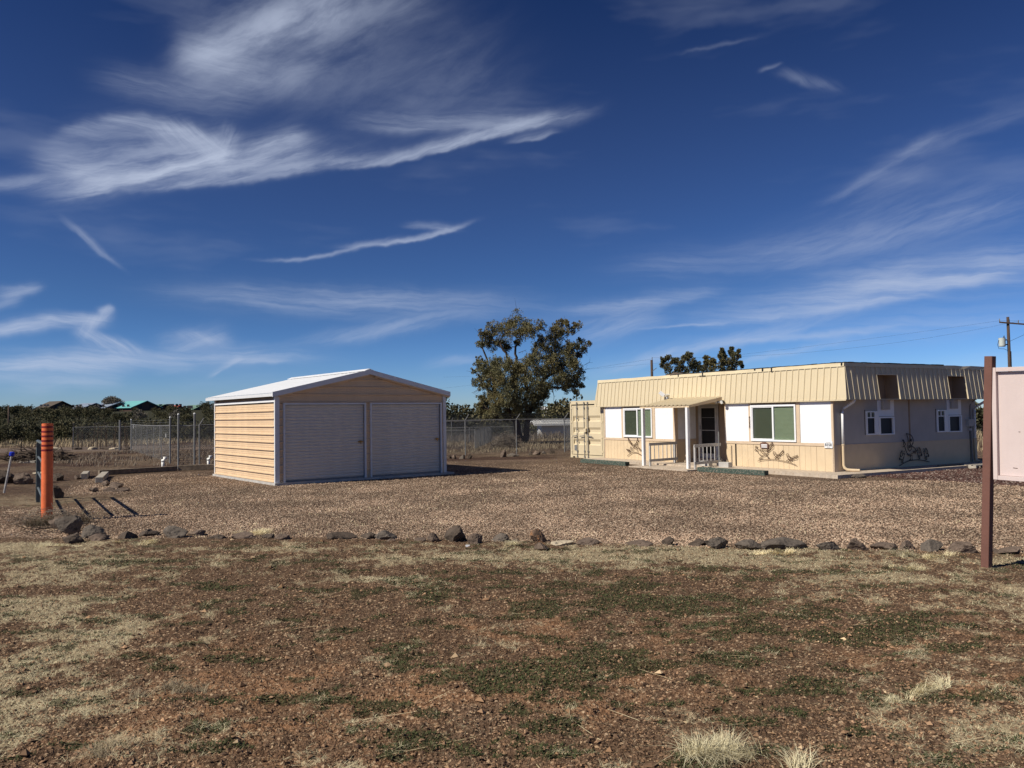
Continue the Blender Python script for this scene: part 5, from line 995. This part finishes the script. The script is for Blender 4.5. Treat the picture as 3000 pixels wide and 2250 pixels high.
# open gate leaf at the left, its frame and posts
def leaf(label, p0, p1, H0, H1, zt, nst, name='chain_link_gate', sp_=.11, w=.005):
    L = math.hypot(p1[0]-p0[0], p1[1]-p0[1]); t = thing(name, label, 'gate', (*p0, GZ), math.atan2(p1[1]-p0[1], p1[0]-p0[0]))
    MB().tube([(0, 0, 0), (0, 0, H0)], .038, 10).build('post', 'galv', t); MB().tube([(L, 0, 0), (L, 0, H1)], .038, 10).build('post', 'galv', t)
    for xx, hh in ((0, H0), (L, H1)): MB().tube([(xx, 0, hh), (xx, 0, hh+.03), (xx, 0, hh+.05)], [.042, .040, .02], 10).build('post_cap', 'pvc', t)
    for k in range(nst): q = L*(k+1)/(nst+1); MB().tube([(q, 0, .05), (q, 0, zt-.01)], .016, 6).build('upright', 'galv', t)
    MB().tube([(0, 0, zt), (L*.3, 0, zt-.03), (L*.6, 0, zt-.035), (L, 0, zt)], .018, 6).build('top_wire', 'galv', t)
    V, F = linkmesh(L, .03, zt, .11 if L < 2 else .32, .0035); MB().add(V, F).build('wire_mesh', 'wire', t)['kind'] = 'stuff'
    hz = MB(); z = .06
    while z < zt: hz.tube([(0, -.01, z), (L, -.01, z)], .004, 3, cap=False); z += .085
    o = hz.build('tie_wires', 'wire', t); o['kind'] = 'stuff'
    for f in (.14, .26): MB().tube([(0, 0, zt+f), (L*.5, 0, zt+f-.05), (L, 0, zt+f)], .004, 4).build('barbed_wire', 'wire', t)
    return t
leaf('long wire mesh fence section with capped posts left of the garage', (-15.0, 35.92), (-24.0, 51.6), 2.0, 1.95, 1.66, 5, name='wire_mesh_fence')
leaf('narrow wire mesh gate leaf with two capped posts near the garage', (-12.45, 32.1), (-13.0, 31.9), 2.12, 2.10, 1.69, 0)
MB().box(-14.92, -14.84, 35.86, 35.88, 1.2, 1.28)
s_ = MB().box(-.05, .05, -.01, .01, -.08, .08).build('warning_tag', 'pvc', None, (-15.3, 36.2, 1.12), R(-60)); tag(s_, 'small white and red tag hanging on the wire mesh fence', 'tag')
s_ = MB().box(-.05, .05, -.01, .01, -.14, .14).build('warning_tag', 'pvc', None, (-23.3, 50.4, 1.45), R(-60)); tag(s_, 'white strip tied near the far end of the wire mesh fence', 'tag')
tag(MB().tube([(0, 0, 0), (0, 0, 1.95)], .05, 8).build('fence_post', 'galv', None, (-25.2, 52.6, GZ)), 'lone grey fence post left of the wire mesh fence', 'post')

# ------------------------------------------------------------ utility poles and wires
def pole(label, x, y, H_, z, tr=True, r=.14):
    t = thing('utility_pole', label, 'utility pole', (x, y, z)); MB().tube([(0, 0, 0), (0, 0, H_)], [r*1.15, r*.8], 10).build('pole', 'pole_wood', t, smooth=True); return t
up_ = pole('tall wooden utility pole with transformer behind the notice board', 43.2, 71.0, 10.2, -.5)
MB().bar((-.75, 0, 9.75), (1.55, -.5, 9.45), .12, .12).build('crossarm', 'pole_wood', up_)
for q in (-.65, .1, .8, 1.3): MB().tube([(q, -.2*q, 9.75-q*.12), (q, -.2*q, 10.0-q*.12)], [.05, .035], 6).build('insulator', 'galv', up_)
MB().tube([(1.75, -.4, 9.3), (1.95, -.4, 9.75)], .05, 6).tube([(1.5, -.4, 9.2), (1.7, -.4, 8.9), (1.9, -.4, 9.3)], .02, 5).build('cutout_fuse', 'black_art', up_)
tk = MB().tube([(-.58, 0, 7.62), (-.58, 0, 7.70), (-.58, 0, 8.34), (-.58, 0, 8.38)], [.24, .27, .27, .28], 16).build('transformer', 'transformer', up_, smooth=False); MB().tube([(-.42, 0, 8.38), (-.38, 0, 8.58)], [.07, .03], 6).build('bushing', 'black_art', tk)
MB().box(-.32, -.12, -.05, .05, 7.75, 7.85).box(-.32, -.12, -.05, .05, 8.15, 8.25).build('bracket', 'galv', up_)
MB().tube([(-.85, 0, 8.2), (-.98, 0, 7.8), (-.88, 0, 7.45), (-.4, 0, 7.42), (-.05, 0, 7.25)], .018, 5).tube([(1.5, -.3, 9.3), (1.2, -.2, 8.6), (.15, 0, 8.1)], .014, 5).tube([(.10, -.06, .1), (.13, -.06, 7.2)], .03, 5).build('cable', 'cable', up_)
p2 = pole('distant wooden pole rising above the office roof', 12.15, 71.0, 6.9, -.5, r=.13); MB().bar((0, -.1, 5.9), (.4, -.1, 6.2), .05).build('bracket', 'galv', p2); MB().tube([(.05, 0, 6.9), (.05, 0, 7.15)], .03, 6).build('insulator', 'galv', p2)
p3 = pole('thin dark pole standing among the junipers at the left', -50.4, 82.0, 3.6, -.1, r=.09)
p4 = pole('thin pole far behind the garage', -45, 190, 7.0, 0, r=.12)
def wire(name, label, pairs, sag, r=.012):
    t = thing(name, label, 'power line')
    for a, b_ in pairs:
        a = Vector(a); b_ = Vector(b_); MB().tube([a.lerp(b_, i/12)-Vector((0, 0, sag*4*(i/12)*(1-i/12))) for i in range(13)], r, 3, cap=False).build('wire', 'cable', t)
wire('power_line', 'thin wires running from the tall pole over the office', [((42.6, 71, 9.4), (-10, 120, 7.5)), ((44, 70.8, 9.3), (12.2, 71, 6.6)), ((12.2, 71, 6.5), (-40, 150, 5.6)), ((44.6, 70.8, 9.2), (95, 60, 9.5)), ((42.6, 71, 9.4), (95, 62, 9.9))], .9, .006)

# ------------------------------------------------------------ trees
def leafcloud(cl, per, leaf, mtl, name, parent, seed, sub=12, shell=.55, flat=1.0, wfac=.5):
    r_ = np.random.default_rng(seed); V = []; 
    C = np.array([c[:3] for c in cl]); Rr = np.array([c[3] for c in cl]); N_ = len(cl)
    # sub clumps
    d_ = r_.normal(size=(N_, sub, 3)); d_ /= np.linalg.norm(d_, axis=-1, keepdims=True); q = (shell+(1-shell)*r_.random((N_, sub, 1)))
    S = C[:, None]+d_*q*Rr[:, None, None]*np.array([1, 1, flat]); sr = Rr[:, None]*r_.uniform(.14, .40, (N_, sub)); S = S.reshape(-1, 3); sr = sr.ravel(); D0 = d_.reshape(-1, 3)
    kp = r_.random((N_, sub)) < (np.clip((Rr[:, None]/.50)**1.5, .15, 1) if parent.get('label', '').startswith('big') else 1.1); kp = kp.ravel(); S = S[kp]; sr = sr[kp]; D0 = D0[kp]
    e_ = r_.normal(size=(len(S), per, 3)); e_ /= np.linalg.norm(e_, axis=-1, keepdims=True); p = S[:, None]+e_*sr[:, None, None]*r_.uniform(.35, 1.0, (len(S), per, 1))
    dirv = e_+D0[:, None]*.5+np.array([0, 0, .35])+r_.normal(0, .35, e_.shape); dirv /= np.linalg.norm(dirv, axis=-1, keepdims=True)
    p = p.reshape(-1, 3); dirv = dirv.reshape(-1, 3); sd = np.cross(dirv, r_.normal(size=p.shape)); sd /= np.linalg.norm(sd, axis=-1, keepdims=True)
    l = leaf*r_.uniform(.6, 1.3, (len(p), 1)); w_ = l*wfac
    q4 = np.stack([p-sd*w_*.35, p+dirv*l*.5-sd*w_*.5+0, p+dirv*l, p+dirv*l*.45+sd*w_*.5], 1)
    V = q4.reshape(-1, 3); F = np.arange(len(V)).reshape(-1, 4)
    return bulk(name, V, F, mtl, parent=parent)
def limb(a, b_, r0, r1, rs, n=6, wig=.12, sagz=.0):
    a = Vector(a); b_ = Vector(b_); L = (b_-a).length; pts = []
    for i in range(n+1):
        t = i/n; p = a.lerp(b_, t); k = math.sin(math.pi*t)*L*wig; p += Vector((rs.gauss(0, .5), rs.gauss(0, .5), rs.gauss(0, .4)))*k + Vector((0, 0, sagz*math.sin(math.pi*t)*L)); pts.append(p)
    return pts, [r0+(r1-r0)*i/n for i in range(n+1)]
# big juniper behind the fence
BT = thing('juniper_tree', 'big shaggy juniper with dark forked trunk between the two buildings', 'tree', (.46, 54.16, GZ))
CLU = [(980,130,110),(880,190,90),(1080,190,90),(800,250,90),(700,230,80),(640,300,80),(580,290,50),(570,400,60),(660,400,80),(760,370,90),(900,300,100),(1010,280,90),(1100,290,80),(850,420,70),(960,380,50),
(1200,230,60),(1220,320,60),(1190,400,70),(1470,150,50),(1410,200,60),(1500,190,40),(1600,210,50),(1560,260,50),(1340,260,60),(1390,320,80),(1300,350,70),(1450,300,60),(1380,420,90),(1290,450,80),
(1640,380,50),(1720,410,40),(1600,440,60),(1680,470,50),(1530,420,60),(1500,520,90),(1620,520,50),(1400,550,110),(1280,580,110),(1160,520,70),(1100,600,90),(1180,700,110),(1320,690,110),(1450,660,100),(1560,640,80),(1640,700,45),(1600,780,70),(1500,780,90),(1380,800,90),(1560,860,60),(1620,850,40),(1580,930,45),(1480,880,55),(1660,860,30),
(540,570,50),(540,640,60),(480,690,40),(600,640,70),(640,720,80),(720,620,80),(740,720,90),(560,760,60),(500,820,50),(570,850,60),(650,830,70),(840,640,90),(920,720,100),(1000,660,90),(1040,780,110),(900,840,110),(780,820,90),(1160,850,100),(1260,880,80),(700,930,90),(820,960,110),(940,960,120),(1060,960,110),(1180,980,90),(1240,960,60),
(560,960,50),(600,1020,70),(540,1060,50),(560,1130,60),(640,1120,90),(740,1080,100),(850,1090,100),(960,1100,110),(1070,1090,100),(1160,1080,70),(1180,1150,50),(620,1180,60),(720,1180,60),(820,1190,60),(1010,1190,60),(1100,1180,50)]
rs = random.Random(11); cl = []; U = .00613
for (cx, cy, r) in CLU:
    x = (cx-970)*U; z = (1475-cy)*U; r_m = r*U*1.05; dpt = math.sqrt(max(.4, 11-(x-.6)**2*.8-(z-4.5)**2*.45))
    ys = [rs.uniform(-.55, .55)*dpt] + ([rs.uniform(-.9, .9)*dpt] if r >= 80 and cy > 480 else [])
    for yy in ys: cl.append((x, yy, z, r_m))
leafcloud(cl, 40, .080, 'juniper', 'crown', BT, 5, sub=38, shell=.2, wfac=.58)
mains = [((0, 0, 0), (-.25, 0, 1.6), .30, .24), ((.35, .1, 0), (.55, .3, 1.7), .24, .18), ((-.25, 0, 1.6), (-1.6, .2, 3.6), .17, .11), ((-.25, 0, 1.6), (-.3, .3, 5.0), .20, .12), ((-.25, 0, 1.5), (-2.3, -.3, 2.4), .13, .07), ((.55, .3, 1.7), (1.6, 0, 4.2), .18, .12), ((.55, .3, 1.7), (.4, -.4, 4.8), .15, .09),
         ((-.3, .3, 5.0), (-1.2, 0, 6.6), .11, .06), ((-.3, .3, 5.0), (.2, .2, 7.4), .11, .05), ((1.6, 0, 4.2), (2.7, .2, 7.3), .11, .05), ((1.6, 0, 4.2), (3.9, -.2, 5.6), .11, .04), ((1.6, 0, 3.6), (3.6, .1, 3.7), .09, .04), ((-1.6, .2, 3.6), (-2.4, 0, 6.4), .09, .05), ((-1.6, .2, 3.6), (-2.7, .1, 4.6), .07, .03), ((.4, -.4, 4.8), (1.2, 0, 6.6), .07, .03)]
mb = MB(); nodes = []
for a, b_, r0, r1 in mains:
    pts, rr = limb(a, b_, r0, r1, rs, 7, .06, .02); mb.tube(pts, rr, 8); nodes += [(p, q) for p, q in zip(pts, rr)]
for a in range(5): w = a*1.3; mb.tube([(math.cos(w)*.15, math.sin(w)*.15, .5), (math.cos(w)*.36, math.sin(w)*.36, -.05)], [.14, .10], 6)
mb.build('trunk', 'bark', BT, smooth=True)
mb = MB()
for c in cl:
    p = Vector(c[:3]); b_ = min((n for n in nodes if n[0].z < p.z+.4), key=lambda n: (n[0]-p).length+(.6 if n[0].z > p.z else 0)); pts, rr = limb(b_[0], p, min(.045, b_[1]*.6), .012, rs, 5, .10, -.03); mb.tube(pts, rr, 4, cap=False)
    for k in range(3): e_ = p+Vector((rs.gauss(0, 1), rs.gauss(0, 1), rs.gauss(0, .8)))*c[3]*.75; mb.tube([pts[3], pts[4].lerp(e_, .5), e_], [.014, .010, .004], 3, cap=False)
for a, b_ in (((3.4, 0, 5.0), (4.9, 0, 5.3)), ((3.6, 0, 4.6), (4.7, 0, 4.9)), ((3.3, 0, 4.4), (4.6, .1, 4.35)), ((2.2, 0, 3.6), (2.5, 0, 2.3)), ((2.45, 0, 2.9), (2.3, 0, 2.35)), ((-2.6, 0, 3.6), (-3.15, 0, 3.4)), ((0, 0, 6), (.5, 0, 6.2)), ((-.3, 0, 5.6), (.6, .1, 5.5)), ((-.2, 0, 5.3), (.5, 0, 5.8))):
    pts, rr = limb(a, b_, .03, .006, rs, 6, .12); mb.tube(pts, rr, 4, cap=False)
    for k in (2, 3, 4, 5): mb.tube([pts[k], pts[k]+Vector((rs.uniform(-.1, .5), rs.uniform(-.2, .2), rs.uniform(-.3, .4)))], [.010, .004], 3, cap=False)
mb.build('branches', 'bark', BT)['kind'] = 'stuff'
# roof line junipers (tops show above the office)
def mid_tree(label, x, y, z, cls, seed, leaf=.085, group=None, per=38, sub=18, mtl='juniper'):
    t = thing('juniper_tree', label, 'tree', (x, y, z), group=group); rr = random.Random(seed)
    leafcloud(cls, per, leaf, mtl, 'crown', t, seed, sub=sub, shell=.3, wfac=.6); mb = MB()
    mb.tube([(0, 0, 0), (.05, 0, 1.0), (0, .05, 2.0)], [.22, .17, .12], 7)
    for c in cls: pts, r2 = limb((0, 0, 1.5), c[:3], .07, .015, rr, 5, .07); mb.tube(pts, r2, 4, cap=False)
    mb.build('trunk', 'bark', t); return t
def ups(L, s): return [(x, y, z, r) for x, y, z, r in L]
mm = .0208
def mt_(pts, x0, zb): 
    o = []
    rr = random.Random(len(pts))
    for (px, py, r) in pts: o.append(((px-x0)*mm, rr.uniform(-.5, .5), 1.8+(1208-py)*mm-zb, r*mm))
    return o
# pixel sized layout of the three crowns that show over the roof at fifty metres
mid_tree('leftmost juniper top with a dead spike above the office roof', (1985-1500)/2400*50, 50, -.4, mt_([(1945,1052,8),(1950,1065,12),(1958,1046,10),(1962,1080,16),(1975,1060,10),(1985,1052,10),(1992,1068,14),(2005,1048,12),(2018,1044,14),(2022,1062,18),(2030,1078,16),(2042,1068,10),(2046,1082,12),(1985,1085,14),(2005,1085,16),(1990,1110,28),(2015,1115,28),(1960,1110,22),(2000,1140,34)], 1985, -.4), 21, group='juniper tops above the office roof')
mid_tree('small middle juniper top above the office roof', (2070-1500)/2400*50.5, 50.5, -.4, mt_([(2070,1048,8),(2072,1062,10),(2080,1056,9),(2066,1074,13),(2080,1076,12),(2092,1062,8),(2096,1054,6),(2074,1095,18),(2080,1120,24)], 2070, -.4), 22, group='juniper tops above the office roof')
mid_tree('tallest rightmost juniper top above the office roof', (2130-1500)/2400*50, 50, -.4, mt_([(2120,1024,5),(2122,1034,8),(2145,1022,6),(2144,1034,8),(2110,1044,8),(2130,1044,13),(2150,1044,11),(2163,1032,5),(2162,1046,7),(2112,1060,12),(2132,1062,16),(2152,1062,13),(2165,1066,6),(2108,1078,12),(2130,1082,18),(2150,1080,12),(2172,1076,4),(2130,1110,28),(2145,1130,28)], 2130, -.4), 23, group='juniper tops above the office roof')
sn = brushpile('dead_spike', 'dead twiggy spike sticking out of the leftmost juniper top', 'dead branch', 10.2, 50, .12, .1, .9, 40, 'bark', .012, 9, z=4.35)
# juniper variants for the background
def jvar(seed, w, h, n=9, leaf=.20, per=10, sub=16, mtl='far_juniper', trunk=True):
    rr = random.Random(seed); t = bpy.data.objects.new('juniper_tree', None); COL.objects.link(t); cls = []
    for k in range(n):
        a = k/n*6.28+rr.uniform(-.3, .3); q = rr.uniform(.25, .62)*w/2; cls.append((q*math.cos(a), q*math.sin(a), h*rr.uniform(.28, .62), w*rr.uniform(.17, .26)))
    for k in range(4): cls.append((rr.gauss(0, .12)*w, rr.gauss(0, .12)*w, h*rr.uniform(.6, .85), w*rr.uniform(.13, .20)))
    leafcloud(cls, per, leaf, mtl, 'crown', t, seed, sub=sub, shell=.4, wfac=.75)
    MB().tube([(0, 0, -.2), (.05, 0, h*.3), (0, 0, h*.6)], [.16, .12, .05], 6).build('trunk', 'bark', t); return t
base_v = [jvar(31, 3.6, 3.0), jvar(32, 4.4, 3.2, 11), jvar(33, 3.0, 3.4, 8), jvar(34, 5.0, 3.6, 12), jvar(35, 3.8, 2.6, 9)]
grey_v = [jvar(36, 3.6, 3.0, 9, .22, 9, 12, 'grey_tree')]
used = set()
def put(v, x, y, s, label, group, zo=0, sx=1.0):
    o = v if id(v) not in used else copy_tree(v); used.add(id(v))
    o.location = (x, y, float(hill(np.array([x*1.0]), np.array([y*1.0]))[0])+GZ-.15+zo); o.scale = (s*sx*1.22, s*sx*1.22, s); o.rotation_euler = (0, 0, random.uniform(0, 6.28)); return tag(o, label, 'tree', group)
HLAB = 'dark green rounded juniper, one of many covering the far left hillside'; HG = 'junipers on the far left hillside'
r = 78.0; cnt = 0
while r < 300:
    step = (2.5 if r < 120 else 3.6)/r*57.3; a = -38.5+random.random()*step
    while a < -17.5:
        ra = r+random.uniform(-4, 4); aa = a+random.uniform(-.3, .3)*step
        x, y = ra*math.sin(R(aa)), ra*math.cos(R(aa)); s = random.uniform(.62, 1.08)*(.56 if r < 90 else .70 if r < 120 else .82)
        if r < 84 and aa < -30.5: a += step; continue
        if any(abs(x/y*2400+1500-hp) < hw and hd-90 < y < hd+10 and (y > hd-45 or random.random() < .5) for hp, hd, hw in ((163,250,34),(260,258,40),(328,262,44),(400,262,58),(462,268,36),(511,270,26),(572,250,30))): a += step; continue
        if random.random() < .06: put(grey_v[0], x, y, s*.9, 'bare grey brush tree among the junipers on the far left hillside', 'bare grey trees on the far left hillside')
        else: put(random.choice(base_v), x, y, s, HLAB, HG)
        cnt += 1; a += step*random.uniform(.8, 1.3)
    r += 8 if r < 120 else 17
# more trees: hill crown bush, behind the garage and the big tree, right side
put(jvar(37, 5.6, 3.2, 16, .22, 16, 22, 'grey_tree'), -127.5, 262, 1.15, 'large grey domed bare tree on the hill crest behind the blue roofed houses', None, zo=1.5)
BG = [(-5.9, 94, 1.55, 'dome shaped juniper just right of the garage roof'), (-3.4, 100, 1.3, 'juniper beside the dome shaped one, left of the big tree'), (-12.5, 100, 1.0, 'juniper mostly hidden behind the right end of the garage'), (-2.2, 90, .9, 'low juniper right behind the big tree trunk'), (1.5, 98, 1.2, 'juniper behind the right side of the big tree'), (3.9, 82, 1.25, 'juniper right of the big tree, left of the container'), (4.6, 90, 1.5, 'tallest juniper directly behind the container'), (6.6, 84, 1.45, 'juniper rising behind the container roof'), (6.4, 110, 1.1, 'distant juniper between the big tree and the container'), (9.5, 95, 1.2, 'juniper hidden behind the office left end'), (-16, 104, 1.1, 'juniper hidden behind the garage roof'), (-22, 110, 1.1, 'juniper behind the left part of the garage'), (31, 54, .8, 'juniper behind the office right rear corner')]
for x, y, s, lb in BG: put(base_v[int(abs(x*7)) % 5], x, y, s, lb, None)
for i in range(46):
    a = random.uniform(-15, 33); rr_ = random.uniform(115, 210); put(random.choice(base_v), rr_*math.sin(R(a)), rr_*math.cos(R(a)), random.uniform(.9, 1.25), 'distant juniper in the belt of trees behind the yard', 'distant junipers behind the yard')
# tall dry brush beyond the fences
def brush(name, label, n, fx, fy, h, w, mtl='bare_brush'):
    x = rng.uniform(*fx, n); y = rng.uniform(*fy, n); k = fbm(x, y, .35, 3) > .42; x, y = x[k], y[k]; n = len(x)
    o = blades(name, x, y, rng.uniform(.4, 1, n)*h, np.full(n, w), .55, mtl, base=height(x, y, False)); tag(o, label, 'dry brush')
brush('dry_brush', 'grey brown dry brush growing beyond the chain link fence', 17000, (-14, 13), (62, 88), .95, .035)
brush('dry_weeds', 'short dry weeds inside the fenced lot', 15000, (-12, 10), (41.5, 62), .28, .022, 'straw_dull')
brush('dry_brush', 'dry tan brush left of the garage beyond the wire fence', 12000, (-60, -12), (60, 80), .55, .035, 'straw_dull')
brush('dry_weeds', 'weeds growing along the base of the wire mesh fence', 7000, (-24, -11.5), (34, 58), .26, .02, 'bare_brush')
brush('dry_brush', 'pale dry brush on the slope right of the office', 6000, (20, 40), (34, 60), .8, .03, 'straw_dull')

# ------------------------------------------------------------ far houses
def house(label, x, y, w, d, wall_h, roof_h, rz, wallc, roofc, z0):
    t = thing('house', label, 'house', (x, y, z0), R(rz)); MB().box(-w/2, w/2, -d/2, d/2, -2, wall_h).build('wall', wallc, t)
    MB().add([(-w/2, -d/2, wall_h), (-w/2, d/2, wall_h), (-w/2, 0, wall_h+roof_h-.1), (w/2, -d/2, wall_h), (w/2, d/2, wall_h), (w/2, 0, wall_h+roof_h-.1)], [(0,1,2), (3,5,4)]).build('gable', wallc, t)
    ov = .7; zz = wall_h-.1; mb = MB(); vs = []
    for sx in (-w/2-ov, w/2+ov): vs += [(sx, -d/2-ov, zz-.15), (sx, 0, wall_h+roof_h), (sx, d/2+ov, zz-.15), (sx, d/2+ov, zz-.32), (sx, 0, wall_h+roof_h-.18), (sx, -d/2-ov, zz-.32)]
    mb.add(vs, [(0,1,7,6), (1,2,8,7), (2,3,9,8), (3,4,10,9), (4,5,11,10), (5,0,6,11), (0,5,4,1), (1,4,3,2), (6,7,10,11), (7,8,9,10)]); mb.build('roof', roofc, t)
    for k in (() if w < 3 or 'long' in label else (-.3, .05, .32)): MB().box(w*k-.6, w*k+.6, -d/2-.06, -d/2-.01, .9, 2.1).build('window', 'screen', t)
    for k in (() if w < 3 else (-.2, .2)): MB().box(w/2+.01, w/2+.06, d*k-.6, d*k+.6, .9, 2.1).build('window', 'screen', t)
M['roof_blue'] = mat('roof_blue_grey', (.24, .29, .37), .5, .1, .5); M['roof_teal'] = mat('roof_teal', (.17, .46, .46), .5, .06, .5); M['roof_green'] = mat('roof_green', (.15, .25, .19), .6, .08, .5); M['roof_red'] = mat('roof_red', (.60, .13, .07), .6, .08, .5); M['roof_brown'] = mat('roof_brown', (.10, .08, .06), .7, .1, .5)
M['house_brown'] = mat('house_brown', (.10, .06, .045), .8, .1, .5); M['house_red'] = mat('house_red', (.25, .09, .07), .8, .1, .5); M['house_pale'] = mat('house_pale', (.6, .6, .58), .8, .06, .5)
def hx(px, dist): return (px-1500)/2400*dist
for lb, px, dist, w, d, wh, rh, rz, wc, rc, z0 in (
    ('dark brown roofed house at the left end of the hilltop row', 163, 250, 5.5, 7, 1.5, 1.6, -30, 'house_brown', 'roof_brown', 4.6),
    ('house with blue grey metal roof, left of its blue grey roofed neighbour', 260, 258, 6, 8, 1.2, 1.4, -30, 'house_brown', 'roof_blue', 4.55),
    ('red walled house with blue grey roof next to the teal roof', 328, 262, 7, 9, 1.3, 1.6, -30, 'house_red', 'roof_blue', 4.55),
    ('largest hilltop house with the bright teal roof', 400, 262, 9, 10, 1.4, 1.9, -30, 'house_brown', 'roof_teal', 4.4),
    ('grey green roofed house right of the teal roof', 462, 268, 5, 6, 1.0, 1.1, -24, 'house_brown', 'roof_green', 4.5),
    ('low house with red tile roof on the hill', 511, 270, 3.2, 4, .7, 1.0, -20, 'house_pale', 'roof_red', 4.6),
    ('green roofed house farthest right on the hill, near the garage', 572, 250, 4.2, 6, 1.2, 1.1, -24, 'house_brown', 'roof_green', 3.6)):
    house(lb, hx(px, dist), dist, w, d, wh, rh, rz, wc, rc, z0+.35)
house('long white building beyond the fence behind the container', 5.2, 74, 5.6, 4, 1.75, .14, 4, 'house_pale', 'house_pale', -.5)
house('small pale roof among the junipers right of the big tree', hx(1612, 112), 112, 1.6, 3, 1.2, .5, 10, 'house_pale', 'house_pale', 1.2)
